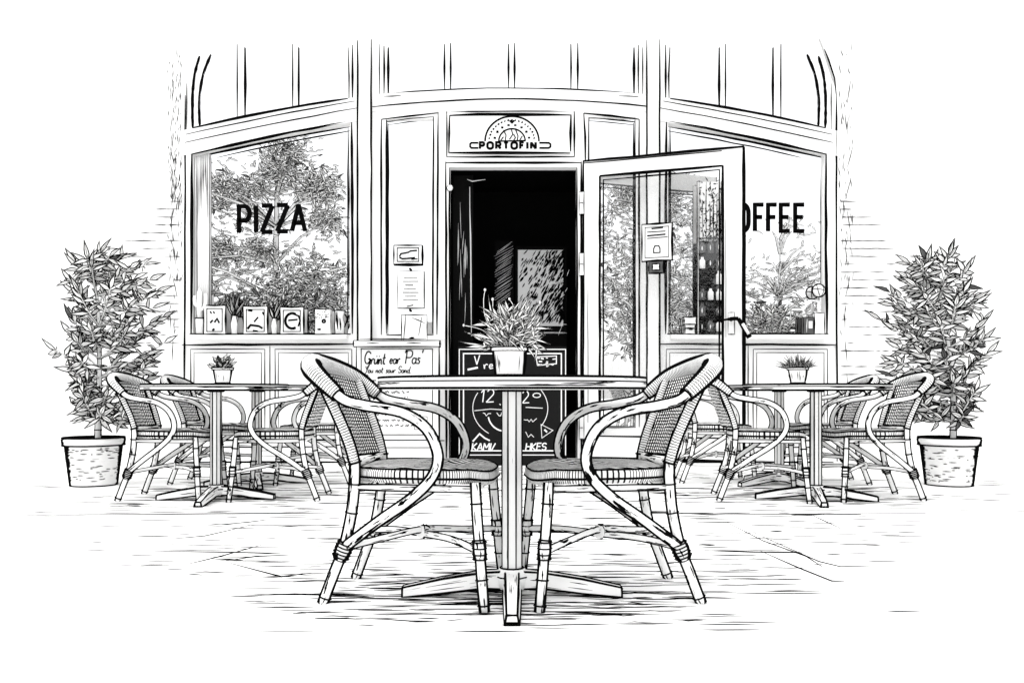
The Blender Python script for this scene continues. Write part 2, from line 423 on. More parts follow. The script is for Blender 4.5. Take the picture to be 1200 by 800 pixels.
def bow(pts, n=8):
    """quadratic through three points"""
    (x0,y0),(x1,y1),(x2,y2) = pts; out = []
    for i in range(n+1):
        x = x0+(x2-x0)*i/n
        out.append((x, y0*(x-x1)*(x-x2)/((x0-x1)*(x0-x2)) + y1*(x-x0)*(x-x2)/((x1-x0)*(x1-x2)) + y2*(x-x0)*(x-x1)/((x2-x0)*(x2-x1))))
    return out
def side_bay(X, mirrored):
    """one outer bay: fanlight over transom over shop window over panelled base"""
    fb = bow([(211,154),(318,131),(420,114)]); wt = bow([(211,183.5),(318,160),(420,142)])
    # fanlight
    f = MB(); bars = []
    for x0, x1 in ((278,287),(343,350)):
        y = 131 if x0 > 300 else 139
        gb = MB(); rect(gb, X(x0) if not mirrored else X(x1), 40, X(x1) if not mirrored else X(x0), y, FR-.001, FR+.003)
        L(gb, [(X(x0),52),(X(x0),100),(X(x0),y)], T2); L(gb, [(X(x1),56),(X(x1),100),(X(x1),y-1)], T3*.85); bars.append(gb)
    poly(f, [(X(407),40),(X(420),40),(X(420),115),(X(407),117)], FR, FR+.07)
    poly(f, [(X(210),112),(X(210),152),(X(233),149),(X(233),115),(X(236),95),(X(241),80),(X(248),62),(X(256),40),(X(236),40),(X(226),70),(X(219),92)], FR, FR+.07)
    cv = lambda pp: [(q.x, q.y) for q in catmull([(X(a), b, 0) for a, b in pp], 5)]
    L(f, cv([(226,151),(225.6,128),(226,108),(228.5,86),(234,66)]), T3, wob=.0006); L(f, cv([(234,148),(233.2,128),(234,110),(238,87),(247,64)]), T3*.8, wob=.0006)
    L(f, [(X(219),152),(X(219),120),(X(219),98)], T1)
    L(f, [(X(408),56),(X(409),90),(X(409),116)], T2*.8); L(f, [(X(413),53),(X(413),90),(X(413),116)], T3*.8)
    poly(f, [(X(212),151),(X(212),156),(X(318),134),(X(420),117),(X(420),114),(X(318),130)], FR+.003, FR+.068)
    fo = put(f, 'fanlight')
    for gb in bars: put(gb, 'glazing_bar', fo)
    p = MB(); poly(p, [(X(x), y) for x, y in ((233,151),(410,118),(410,40),(248,40),(236,95))], FR+.004, FR+.02, 'mirror'); put(p, 'pane', fo)
    t = MB(); poly(t, [(X(x), y) for x, y in fb] + [(X(x), y) for x, y in reversed(wt)], FR-.01, FR+.1)
    yy = FR-.013
    L(t, [(X(x), y) for x, y in bow([(226,150.5),(318,131),(408,116)])], T3*.9, yy)
    L(t, [(X(x), y) for x, y in bow([(218,158),(318,137),(416,119)])], T1, yy)
    L(t, [(X(x), y) for x, y in bow([(217,167.5),(318,146),(420,127)])], T1, yy)
    put(t, 'transom')
    # window
    wd = MB()
    poly(wd, [(X(210),182),(X(226),180),(X(226),391),(X(210),391)], FR, FR+.07); poly(wd, [(X(410),144),(X(420),142),(X(420),391),(X(410),391)], FR, FR+.07)
    poly(wd, [(X(210),391),(X(420),391),(X(420),403),(X(210),403)], FR, FR+.07)
    L(wd, [(X(225),181),(X(225),290),(X(224),391)], T3*1.1); L(wd, [(X(412),143),(X(413),260),(X(413),391)], T3); L(wd, [(X(408),150),(X(408),260),(X(408),389)], T2)
    L(wd, [(X(x), y) for x, y in bow([(225,181),(318,160),(412,142)])], T3*1.15); L(wd, [(X(x), y) for x, y in bow([(250,181),(318,166),(410,149)])], T2*.8)
    L(wd, [(X(223),391),(X(318),391.5),(X(411),391)], T3*.9); L(wd, [(X(213),404),(X(318),403.5),(X(419),403)], T3*.75)
    wo = put(wd, 'window')
    pa = MB()
    poly(pa, [(X(x), y) for x, y in ((226,391),(412,391),(412,143),(318,160),(226,181))], FR+.055, FR+.065, 'mirror')
    put(pa, 'pane', wo)
    sl = MB(); xa, xb = sorted((X(226), X(408))); a, b = at(xa, 391.6), at(xb, 391.6)
    sl.box((a.x, WY-.10, a.z-.05), (b.x, WY+.05, a.z-.006), 'white'); sl.stroke([(a.x, WY-.1, a.z-.006), (b.x, WY-.1, a.z-.006)], T1); put(sl, 'window_sill', wo)
    # panelled base
    b = MB(); poly(b, [(X(210),403),(X(420),403),(X(420),GY),(X(210),GY)], FR+.01, FR+.1)
    Yb = FR+.006
    for x0, x1 in ((223,310),(322,412)):
        rr = sorted((X(x0), X(x1))); rline(b, rr[0], 409, rr[1], 508, T1, Yb); rline(b, rr[0]+4, 413, rr[1]-4, 503, T1*.8, Yb)
    L(b, [(X(316),405),(X(316),512)], T1, Yb); L(b, [(X(216),516),(X(420),515)], T2, Yb); L(b, [(X(216),524),(X(420),523)], T1, Yb); L(b, [(X(216),GY-1),(X(420),GY-1)], T2, Yb)
    for i in range(16):
        x = random.uniform(220,400); y = random.uniform(517, 540); L(b, [(X(x),y),(X(x+random.uniform(8,40)),y)], .002, Yb, 0, .3)
    put(b, 'base_panel')
    return wo
winL = side_bay(lambda x: x, False)
winR = side_bay(lambda x: 1193 - x, True)
PW = lambda u, v, h: Vector(at(u, 0, WY+.052-h)) + Vector((0, 0, -at(u, 0).z + v))     # u in photo columns, v metres high, on the window glass
def zrow(py): return at(0, py).z
def PF(Y): return lambda u, v, h: Vector((at(u, 0).x, Y-h, at(0, 918-v).z))               # u, v = photo column, (918 - row)
def px_text(mb, text, x, y, h, w, Y, **kw): return write(mb, text, x, 918-y, h, w, PF(Y), **kw)
t = MB()
for ch, x, wd in (('P',278,12.5),('I',297.6,1),('Z',305,12.5),('Z',323,12.5),('A',340.5,15.5)):
    adv = GL[ch][0]
    px_text(t, ch, x, 271.5-(x-278)*.035, 31, 5, WY+.05, asp=wd/(adv*31), dy=.035)
put(t, 'lettering', winL)
t = MB()
for ch, x, wd in (('C',849,11.5),('O',867.5,11.5),('F',886.5,10),('F',902,10),('E',917,10.5),('E',934,10.5)):
    adv = GL[ch][0]; px_text(t, ch, x, 269.5, 31, 4.8, WY+.05, asp=wd/(adv*31))
put(t, 'lettering', winR)
c = MB()                                                                # gathered curtain at the left edge of the pizza window
for i in range(7):
    x = 228.5+i*2.4; p = [at(x, 183-i*.7, WY+.035), at(x+.3, 300, WY+.035), at(x-.3, 389, WY+.035)]
    c.tube(p, [.012, .011, .010], 'white', 8)
    c.stroke([at(x+1.2, 183-i*.7, WY+.024), at(x+1.2, random.uniform(215, 300), WY+.024)], random.choice((.004,.007,.009,.009)), .001, .2)
    if i in (0, 6): c.stroke([at(x+1.2, 183, WY+.024), at(x+1.2, 388, WY+.024)], .004, .001, .5)
put(c, 'curtain', winL)

# centre bay
f = MB(); bars = []
ca = lambda x: 104 + 6.5*((x-600)/150)**2
cl = lambda x: 116.5 + 9*((x-600)/160)**2
rect(f, 436, 40, 455, 112, FR, FR+.07); rect(f, 743, 40, 757, 112, FR, FR+.07)
for x0, x1 in ((521,528),(596,603),(669,677)):
    gb = MB(); rect(gb, x0, 40, x1, ca(x0)+1, FR-.001, FR+.003); L(gb, [(x0,52),(x0,80),(x0,ca(x0))], T2); L(gb, [(x1,51),(x1,80),(x1,ca(x1))], T3*.8); bars.append(gb)
for x, r, y0 in ((445,T1,52),(450,T2,54),(455,T3*.9,56),(743,T3*.9,56),(748,T2,53),(753,T1,56)): L(f, [(x,y0),(x,80),(x,112)], r)
L(f, [(x, ca(x)) for x in range(455, 746, 29)], T3*.8)
rect(f, 440, 108, 756, 114, FR+.003, FR+.068)
fo = put(f, 'fanlight')
for gb in bars: put(gb, 'glazing_bar', fo)
p = MB(); poly(p, [(455,112),(600,106),(743,112),(743,40),(455,40)], FR+.004, FR+.02, 'mirror'); put(p, 'pane', fo)
t = MB(); xs = list(range(436, 757, 20)) + [757]
poly(t, [(x, ca(x)) for x in xs] + [(x, 131) for x in reversed(xs)], FR-.01, FR+.1)
L(t, [(x, cl(x)) for x in xs], T2*.8, FR-.013); L(t, [(450,113.5),(470,112.6)], T1, FR-.013); L(t, [(725,113),(748,114)], T1, FR-.013); put(t, 'transom')

s = MB()                                                                # left sidelight
for a in ((436,131,452,398),(508,131,521,398),(452,131,508,139),(452,392,508,398)): rect(s, *a, FR, FR+.07)
L(s, [(447,140),(447,270),(447,392)], T2); L(s, [(453,141),(453,260),(453,391)], T3*.8); L(s, [(447,140),(480,136),(514,132.5)], T3*.8); L(s, [(453,143),(480,139.5),(508,137)], T1)
L(s, [(508,137),(507.5,260),(507,391)], T3*.7); L(s, [(513.5,133),(513,260),(512,392)], T2); L(s, [(453,392),(508,392)], T2)
so = put(s, 'sidelight')
p = MB(); rect(p, 452, 139, 508, 392, FR+.045, FR+.055, 'mirror'); put(p, 'pane', so)
b = MB(); rect(b, 436, 398, 521, GY, FR+.01, FR+.1); L(b, [(436,516),(521,516)], T2, FR+.006); L(b, [(436,GY-1),(521,GY-1)], T2, FR+.006); put(b, 'base_panel')

s = MB()                                                                # right sidelight, behind the open door
for a in ((681,131,690,GY),(745,131,757,GY),(690,131,745,137),(690,500,745,GY)): rect(s, *a, FR, FR+.07)
L(s, [(684,133),(686,160),(686,200)], T3*.7); L(s, [(684,133),(715,136),(749,140)], T3*.8); L(s, [(690,138),(715,140),(744,143)], T1)
L(s, [(744,141),(744,260),(744,500)], T3*.7); L(s, [(749,140),(749,260),(749,500)], T2); L(s, [(690,500),(745,500)], T2); L(s, [(690,138),(690,300),(690,500)], T2)
L(s, [(681,516),(757,516)], T1); L(s, [(681,GY-1),(757,GY-1)], T2)
so = put(s, 'sidelight')
p = MB(); rect(p, 690, 137, 745, 500, FR+.045, FR+.055, 'mirror'); put(p, 'pane', so)

sg = MB(); rect(sg, 521, 131, 681, 186, FR, FR+.08)
rect(sg, 526, 135, 669, 180, FR-.012, FR)
rline(sg, 523.5, 130.5, 673, 184, T2); L(sg, [(527,136),(560,134.5),(669,135.5)], T3, FR-.016); L(sg, [(669,135),(668.5,178)], T3, FR-.016); L(sg, [(668,180),(526.5,179.5)], T3, FR-.016); L(sg, [(527,136),(526,180)], T3*.9, FR-.016)
sgo = put(sg, 'sign_board')
t = MB(); YS = FR-.013
xx = 562.5
for ch, wd in (('P',4.7),('O',6.2),('R',5),('T',4.8),('O',6.2),('F',4),('I',.6),('N',5.2)):
    px_text(t, ch, xx, 174.8, 7.4, 2.75, YS, asp=wd/(GL[ch][0]*7.2)); xx += wd + 4.05
t.ribbon([(560.5, 918-168),(552.5, 918-168),(551, 918-169.5),(551, 918-172.5),(552.5, 918-174),(560.5, 918-174)], 2.1, PF(YS))
t.ribbon([(632, 918-168),(643, 918-168),(645, 918-169.5),(645, 918-172.5),(643, 918-174),(632, 918-174)], 2.1, PF(YS))
put(t, 'lettering', sgo)
t = MB()
t.ribbon([(u, v) for u, v in arc(600, 918-166, 31.5, 29, 0, 180, 28)], 2.0, PF(YS))
t.ribbon([(u, v) for u, v in arc(600, 918-166, 15.5, 14.5, 0, 180, 18)] + [(615.5, 918-165.5)], 1.7, PF(YS))
for pts in ([(592,752),(593,759),(590,765)], [(606,752),(607,758),(604,766)], [(597,754),(601,760),(599,766)], [(609,753),(612,758)], [(587,753),(590,757)], [(602,753),(604,756),(602,760)]): t.ribbon(pts, 1.2, PF(YS))
re = random.Random(8)
for i in range(19):
    a = 8+i*9.1; r = 26.5
    u, v = 600+r*math.cos(math.radians(a)), 918-166+r*.93*math.sin(math.radians(a))
    t.ribbon([(u-.9, v-.9), (u+re.uniform(0,.9), v+re.uniform(.4,1))], re.uniform(1.3,2.1), PF(YS))
for i in range(8):
    a = 12+i*22.3; r = 20.5
    u, v = 600+r*math.cos(math.radians(a)), 918-166+r*.93*math.sin(math.radians(a))
    t.ribbon([(u-1.5, v), (u+1.3, v+re.uniform(-.5,.5))], re.uniform(2.0,2.9), PF(YS))
t.ribbon([(597.5, 918-142),(600, 918-144.5),(602.5, 918-142)], 2.2, PF(YS))
put(t, 'emblem', sgo)

d = MB()                                                                # door frame and threshold
rect(d, 521, 186, 681, 196, FR-.01, FR+.12); rect(d, 521, 196, 527, GY, FR-.01, FR+.12); rect(d, 676, 196, 681, GY, FR-.01, FR+.12)
yy = FR-.014
L(d, [(522,191),(600,191.5),(681,191)], T3*.8, yy); L(d, [(522.5,190),(523,360),(523,GY-2)], T3*.8, yy); L(d, [(527,197),(527,360),(527,GY-2)], T2, yy); L(d, [(681,190),(681,360),(681,GY-2)], T3*.8, yy); L(d, [(676,197),(676,360),(676,GY-2)], T2, yy)
put(d, 'door_frame')
d = MB(); a, b = at(521, GY), at(681, GY); d.box((a.x, WY-.25, 0), (b.x, WY-.012, .05), 'white'); d.stroke([(a.x,WY-.25,.05),(b.x,WY-.25,.05)], T2); d.stroke([(a.x,WY-.25,.003),(b.x,WY-.25,.003)], T2); put(d, 'threshold')
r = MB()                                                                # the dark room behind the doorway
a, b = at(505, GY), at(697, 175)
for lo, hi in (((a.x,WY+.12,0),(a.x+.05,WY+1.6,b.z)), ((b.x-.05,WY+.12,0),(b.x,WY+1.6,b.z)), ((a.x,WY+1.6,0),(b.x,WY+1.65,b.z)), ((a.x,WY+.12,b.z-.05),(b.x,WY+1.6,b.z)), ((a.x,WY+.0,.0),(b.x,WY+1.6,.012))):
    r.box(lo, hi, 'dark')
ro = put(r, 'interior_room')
YI = WY+1.0
d = MB()                                                                # inner cupboard with a pale glazed leaf, seen in the dark
KI = YI/WY
def ai(px, py, dy=0): return at(px, py, YI+dy, YI+dy)
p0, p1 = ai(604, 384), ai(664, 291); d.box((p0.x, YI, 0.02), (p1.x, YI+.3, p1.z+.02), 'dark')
pm = MB(); pm.box((ai(607,0).x, YI-.012, ai(0,382).z), (ai(660,0).x, YI-.001, ai(0,293).z), 'chalk')
rr = random.Random(4)
for i in range(430):
    x = 607+53*rr.random()**.55; y = rr.uniform(296, 380)
    l = rr.uniform(3, 8); pm.stroke([ai(x, y, -.016), ai(min(x+l*.6, 661), max(y-l, 293), -.016)], rr.uniform(.004, .010), .001, .3)
cb = put(d, 'inner_cupboard'); put(pm, 'pane', cb)
d = MB()
p0, p1 = ai(580, 352), ai(602, 282); d.box((p0.x, YI+.004, p0.z), (p1.x, YI+.02, p1.z), 'dark')
for i in range(24):
    y = 287+i*2.7; x0 = 581+rr.uniform(-2,2); d.stroke([ai(x0, y+8), ai(601+rr.uniform(-3,1), y-4)], .0034, .001, .4, mat='chalk')
put(d, 'striped_curtain')
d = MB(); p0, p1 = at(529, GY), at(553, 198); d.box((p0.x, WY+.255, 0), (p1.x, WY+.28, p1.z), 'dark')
for i in range(12):
    x = 533+rr.random()*13; y = rr.uniform(200, 380); d.stroke([at(x, y, WY+.25), at(x+rr.uniform(-2,2), y+rr.uniform(25,60), WY+.25)], .003, .003, .2, mat='chalk')
d.stroke([at(549,212,WY+.25), at(550,300,WY+.25), at(551,392,WY+.25)], .006, .002, .5, mat='chalk'); d.stroke([at(546,203,WY+.25), at(552,205,WY+.25), at(568,203,WY+.25)], .006, .002, .3, mat='chalk')
for i in range(10):
    x = rr.uniform(655,672); y = rr.uniform(290,385); d.stroke([at(x,y,WY+.3), at(x-rr.uniform(1,4),y+rr.uniform(3,9),WY+.3)], .003, 0, .3, mat='chalk')
put(d, 'inner_jamb')
for y in (380, 390):
    d = MB(); d.stroke([ai(628, y), ai(664, y)], .007, .001, .6, mat='chalk'); put(d, 'shelf_edge')
d = MB(); d.stroke([ai(646,333,-.03), ai(660,330,-.03)], .016, .002, .3, mat='chalk'); put(d, 'handle', cb)
d = MB(); c0 = at(527.5, 221, WY-.02); d.lathe([(0,-.03),(.02,-.025),(.03,0),(.02,.025),(0,.03)], c0, 'white', 12); d.ring(c0, (0,1,0), .03, .005); put(d, 'door_stop')

# the open door
HX, HY = .697, WY-.03
FX, FY = 2.14, 7.87
DW = math.hypot(FX-HX, FY-HY); DA = math.atan2(FY-HY, FX-HX); DZ = 2.96
def dl(px, py):
    """photo pixel to door-leaf coordinates"""
    q = (px-600)/F
    tt = (q*HY-HX)/((FX-HX)-q*(FY-HY)); Y = HY+(FY-HY)*tt
    return tt*DW, CH-(py-HZ)*Y/F
sL, _ = dl(703, 0); sR, _ = dl(847, 0); zb, zt = .27, 2.80
d = MB(); th = .045
for lo, hi in (((0,0,.06),(sL,th,DZ)), ((sR,0,.06),(DW,th,DZ)), ((sL,0,zt),(sR,th,DZ)), ((sL,0,.06),(sR,th,zb))): d.box(lo, hi, 'white')
def dline(a, b, r): d.stroke([(a[0],-.003,a[1]), (b[0],-.003,b[1])], r, .0015, .6)
dline((0,DZ),(DW,DZ),T3); dline((0.01,DZ-.02),(DW-.2,DZ-.022),T1); dline((DW-.004,.06),(DW-.004,DZ),T3); dline((.004,.06),(.004,DZ),T2); dline((0,.06),(DW,.06),T3*.8)
d.stroke([(DW+.003,th,.06),(DW+.003,th,DZ)], T2); d.stroke([(DW,0,DZ),(DW,th,DZ)], T2)
dline((sL,zb),(sL,zt),T3); dline((sR,zb),(sR,zt),T3*.9); dline((sL,zt),(sR,zt),T3); dline((sL,zb),(sR,zb),T2)
dline((sL+.035,zb+.03),(sL+.035,zt-.04),T2*.8); dline((sR-.03,zb+.03),(sR-.03,zt-.03),T2*.8); dline((sL+.03,zt-.04),(sR-.03,zt-.035),T2*.8); dline((.05,.4),(.05,1.7),T1*.6)
dline((sR+.15*(DW-sR),1.2),(sR+.15*(DW-sR),2.3),T1*.5)
do = d.build('door', shop, (0,0,0), (HX, HY-WY, 0), DA)
p = MB(); p.box((sL,.018,zb),(sR,.026,zt),'clear'); p.build('pane', do)
for z in (.35, 1.95, 2.55):
    h = MB(); h.boxi((-.035,-.012,z-.11),(.012,.02,z+.11),'white',.005); h.ring((-.012,-.012,z),(0,0,1),.012,.004); h.build('hinge', do)
h = MB()
hx, hz = dl(857, 375); h.boxi((hx-.028,-.014,hz-.13),(hx+.028,-.001,hz+.07),'white',.004)
e1 = dl(845, 377); e3 = dl(866,374); e2 = dl(879, 396)
h.tube(catmull([(e1[0]-.06,-.05,e1[1]),(hx,-.075,hz+.005),(e3[0],-.08,e3[1])],4), [.010]*4+[.018]*5, 'ink', 8)
h.tube([(e3[0],-.08,e3[1]),(e3[0]+.06,-.082,e3[1]-.1),(e2[0],-.084,e2[1])], [.018,.026,.024], 'ink', 8); h.tube([(e3[0]+.04,-.105,e3[1]-.05),(e2[0]-.005,-.108,e2[1]+.03)], [.014,.013], 'white', 6)
h.tube([(hx,-.075,hz),(hx,-.005,hz)], .014, 'ink', 8); h.build('handle', do)

# ------------------------------------------------------------------ notices and boards on the front
dw = Matrix.Translation((HX, HY, 0)) @ Matrix.Rotation(DA, 4, 'Z')
def on_door(px, py, off): x, z = dl(px, py); return dw @ Vector((x, off, z)), x, z
(x0, z1), (x1, z0) = dl(753, 264), dl(788, 305); cx, cz = (x0+x1)/2, (z0+z1)/2
w2, h2 = (x1-x0)/2, (z1-z0)/2
n = MB(); n.boxi((-w2,-.03,-h2),(w2,-.001,h2),'white',.011)
P = lambda u, v, h: Vector((u, -.031-h, v))
n.ribbon([(-w2+.03,-h2+.03),(w2-.03,-h2+.03),(w2-.03,h2-.03),(-w2+.03,h2-.03)], .006, P, closed=True)
n.ribbon([(-.05,h2-.045),(.06,h2-.04)], .012, P); n.ribbon([(-w2+.05,h2-.075),(w2-.06,h2-.075)], .008, P); n.ribbon([(-w2+.05,h2-.11),(w2-.06,h2-.105)], .013, P); n.ribbon([(-w2+.05,h2-.135),(w2-.04,h2-.13)], .007, P)
n.ribbon([(-.03,-.1),(.03,-.1),(.03,-.06),(.018,-.035),(-.018,-.035),(-.03,-.06)], .01, P, closed=True)
o = n.build('door_notice', None, (0,0,0), dw @ Vector((cx, -.002, cz)), DA); tag(o, 'square framed notice with printed lines and a bell mark on the open glass door', 'notice')
(x0, z1), (x1, z0) = dl(761, 307), dl(778, 320); w3, h3 = (x1-x0)/2, (z1-z0)/2
n = MB(); n.boxi((-w3,-.035,-h3),(w3,-.001,h3),'grey',.008); n.boxi((-w3*.45,-.045,-h3*.5),(w3*.5,-.036,h3*.5),'white',.007); n.stroke([(-w3*.4,-.02,h3),(-w3*.4,-.02,h3+.03),(w3*.4,-.02,h3+.03),(w3*.4,-.02,h3)], .007)
o = n.build('lock_box', None, (0,0,0), dw @ Vector(((x0+x1)/2, -.002, (z0+z1)/2)), DA); tag(o, 'small dark lock box hanging below the framed notice on the open door', 'lock box')

def board(name, px0, py0, px1, py1, Y, depth, mat, r):
    a, b = at(px0, py1, Y, Y), at(px1, py0, Y, Y)
    m = MB(); m.boxi((a.x, Y-depth, a.z), (b.x, Y, b.z), mat, r); return m, a, b
m, a, b = board('x', 462, 288, 495, 310, FR+.03, .03, 'white', .010)
P = lambda u, v, h: Vector((u, FR-.001-h, v))
def mini(m, a, b, f, w, mat='ink'): m.ribbon([(a.x+(b.x-a.x)*u, a.z+(b.z-a.z)*v) for u, v in f], w, P, mat)
mini(m, a, b, [(.12,.14),(.88,.14),(.88,.86),(.12,.86),(.12,.14)], .008); mini(m, a, b, [(.2,.4),(.25,.55),(.5,.62),(.6,.7),(.82,.72)], .014); mini(m, a, b, [(.2,.36),(.3,.28),(.5,.3),(.75,.34)], .016); mini(m, a, b, [(.62,.25),(.84,.28)], .01)
tag(m.build('framed_picture', None, ((a.x+b.x)/2, FR, a.z)), 'small dark framed picture on the narrow window left of the doorway', 'picture')
m, a, b = board('x', 466, 318, 497, 361, FR+.03, .022, 'white', .004)
P = lambda u, v, h: Vector((u, FR+.007-h, v))
for i, (u0, u1, w) in enumerate(((.25,.75,.004),(.2,.8,.004),(.3,.6,.007),(.25,.7,.004),(.2,.8,.005),(.28,.72,.004),(.22,.78,.004))): mini(m, a, b, [(u0,.82-i*.1),(u1,.82-i*.1)], w)
mini(m, a, b, [(.35,.04),(.6,.08)], .008)
for i, (u, v) in enumerate(((.48,1.06),(.48,-.06))): m.ring((a.x+(b.x-a.x)*u, FR+.01, a.z+(b.z-a.z)*v), (0,1,0), .007, .006)
tag(m.build('paper_menu', None, ((a.x+b.x)/2, FR, a.z)), 'pale sheet with faint typed lines below the framed picture', 'menu sheet')
YM = 8.05
m, a, b = board('x', 419, 399, 515, 540, YM, .06, 'white', .008)
bz = 0.02
m = MB()
m.boxi((a.x, YM-.06, .08), (b.x, YM, b.z-.06), 'white', .008); P = lambda u, v, h: Vector((u, YM-.061-h, v))
W = b.x-a.x; top = b.z-.06; bot = at(0, 515, YM, YM).z
m.ribbon([(a.x+.045, bot+.05),(b.x-.06, bot+.05),(b.x-.06, top-.02),(a.x+.045, top-.02)], .008, P, closed=True)
m.ribbon([(a.x+.0, bot),(b.x, bot)], .009, P); m.ribbon([(a.x, bot-.07),(b.x, bot-.07)], .006, P)
mo = thing('menu_board', 'white menu cabinet board with handwritten lines left of the doorway', 'menu board', ((a.x+b.x)/2, YM, 0))
mo_org = ((a.x+b.x)/2, YM, 0)
m.build('panel', mo, mo_org)
c = MB(); c.boxi((a.x-.02, YM-.1, top), (b.x+.01, YM+.01, top+.055), 'white', .008); c.stroke([(a.x+.1,YM-.102,top+.035),(a.x+.22,YM-.102,top+.03)], .004); c.stroke([(b.x-.3,YM-.102,top+.035),(b.x-.16,YM-.102,top+.03)], .006)
c.stroke([(a.x+.03,YM-.05,top+.075),(b.x-.12,YM-.05,top+.072)], .006); c.build('cap', mo, mo_org)
t = MB()
xe = write(t, "Grunt", a.x+.07, top-.165, .115, .011, P, asp=.62, gap=.04, slant=.15); xe = write(t, "ear", xe+.035, top-.16, .105, .010, P, asp=.65, gap=.05, slant=.15); write(t, "'Pas'", xe+.03, top-.16, .125, .011, P, asp=.7, gap=.04, slant=.15)
for q in (0, .025): t.ribbon([(a.x+.19+q, top-.095),(a.x+.194+q, top-.086)], .009, P)
write(t, "You not sour Sand,", a.x+.075, top-.245, .062, .007, P, asp=.78, gap=.06, slant=.2)
for i in range(9):
    v = top-.33-i*.052
    scrawl(t, a.x+.08, a.x+W*random.uniform(.55,.85), v, .022, .0065, P, seed=40+i)
t.ribbon([(b.x-.23,bot+.1),(b.x-.11,bot+.1),(b.x-.11,bot+.22),(b.x-.23,bot+.22)], .004, P, closed=True); t.ribbon([(b.x-.13,bot+.12),(b.x-.07,bot+.06)], .012, P)
t.build('handwriting', mo, mo_org)
for x in (a.x+.04, b.x-.04):
    l = MB(); l.boxi((x-.02,YM-.05,0),(x+.02,YM-.01,.08),'white',.005); l.build('foot', mo, mo_org)
cd = MB(); x0, x1 = at(471,0,YM,YM).x, at(501,0,YM,YM).x; zc = top+.0565; zt2 = at(0,369,YM,YM).z
kb = MB(); yb = YM-.035
cd.box((x0,yb,zc),(x1,yb+.02,zt2),'white')
for p in ([(x0,zc),(x0-.0,zt2)],[(x0,zt2),(x1,zt2)],[(x1,zt2),(x1,zc)],[(x0,zc),(x1,zc)],[(x0+.02,zc),(x0+.04,zt2-.0)],[(x0+.1,zt2-.03),(x0+.22,zt2-.08)],[(x1-.05,zt2-.02),(x1-.08,zc+.05)]): cd.stroke([(q[0],yb-.003,q[1]) for q in p], .005)
cd.stroke([(x0+.07,yb-.003,zc+.02),(x0+.12,yb-.003,zc+.03)], .012)
tag(cd.build('leaflet_box', None, ((x0+x1)/2, yb, zc)), 'blank pale leaflet card standing on top of the white menu board', 'card')

YC = WY-.3
def ac(px, py): return at(px, py, YC, YC)
a, b = ac(537, 536), ac(664, 406)
cb = thing('chalkboard', 'tall black chalkboard with white chalk pizza offers standing in the doorway', 'chalkboard', ((a.x+b.x)/2, YC, 0))
co = ((a.x+b.x)/2, YC, 0)
m = MB(); m.box((a.x,YC,.012),(b.x,YC+.04,b.z),'slate'); m.build('slate_panel', cb, co)
m = MB()
P = lambda u, v, h: Vector((u, YC-.001-h, v))
z0, z1 = ac(0,534).z, ac(0,408).z
for q, w in ((.010,.009),(.05,.012)): m.ribbon([(a.x+q, z0+q),(b.x-q, z0+q),(b.x-q, z1-q),(a.x+q, z1-q)], w, P, 'chalk', closed=True)
m.build('frame', cb, co)
m = MB(); PC = lambda u, v, h: Vector((ac(u,0).x, YC-.001-h, ac(0,918-v).z))
def ctext(text, x, y, h, w, **k): write(m, text, x, 918-y, h, w*.72, PC, mat='chalk', **k)
ctext('V', 556, 427, 10, 1.6); ctext('re', 567, 432, 12, 1.4, gap=.1); m.ribbon([(548,918-433),(560,918-430.5)], 2.2, PC, 'chalk')
ctext('12', 563, 471, 15, 1.6, gap=.15, slant=.1); ctext('.', 585, 474, 14, 2.6); ctext('2', 612, 472, 14, 1.5); m.ribbon(arc(629, 918-463, 4.5, 2.6, 0, 360, 12), .95, PC, 'chalk')
m.ribbon(arc(598, 918-478, 44, 36, 150, 235, 12), .75, PC, 'chalk'); m.ribbon(arc(600, 918-478, 42, 36, -35, 40, 12), .75, PC, 'chalk')
m.ribbon([(556,918-481),(575,918-479),(590,918-480)], .75, PC, 'chalk'); m.ribbon([(616,918-477),(636,918-478)], .85, PC, 'chalk')
m.ribbon(arc(592, 918-485, 20, 20, 190, 270, 8), 1.6, PC, 'chalk'); scrawl(m, 566, 590, 918-487, 7, .75, PC, 'chalk', 3); scrawl(m, 614, 630, 918-494, 6, .7, PC, 'chalk', 4); scrawl(m, 616, 628, 918-512, 7, .7, PC, 'chalk', 5)
m.ribbon([(554,918-517),(562,918-508),(568,918-513),(574,918-516)], 1.7, PC, 'chalk'); m.ribbon([(634,918-497),(648,918-504),(635,918-513)], 1.0, PC, 'chalk', closed=True); m.ribbon([(638,918-503),(641,918-506)], 2, PC, 'chalk')
ctext('KAMI/', 553, 527, 8, 1.9, gap=.14, slant=.15, asp=1.05); ctext('HKES', 616, 527, 8, 1.9, gap=.16, slant=.15, asp=1.05)
m.ribbon([(628,918-418),(652,918-417),(652,918-426),(630,918-428)], 1.2, PC, 'chalk', closed=True)
for i in range(14): x = 628+random.random()*20; y = 419+random.random()*11; m.ribbon([(x,918-y),(x+random.uniform(2,5),918-y+random.uniform(-1,1))], random.uniform(.8,2), PC, 'chalk')
m.build('chalk_writing', cb, co)

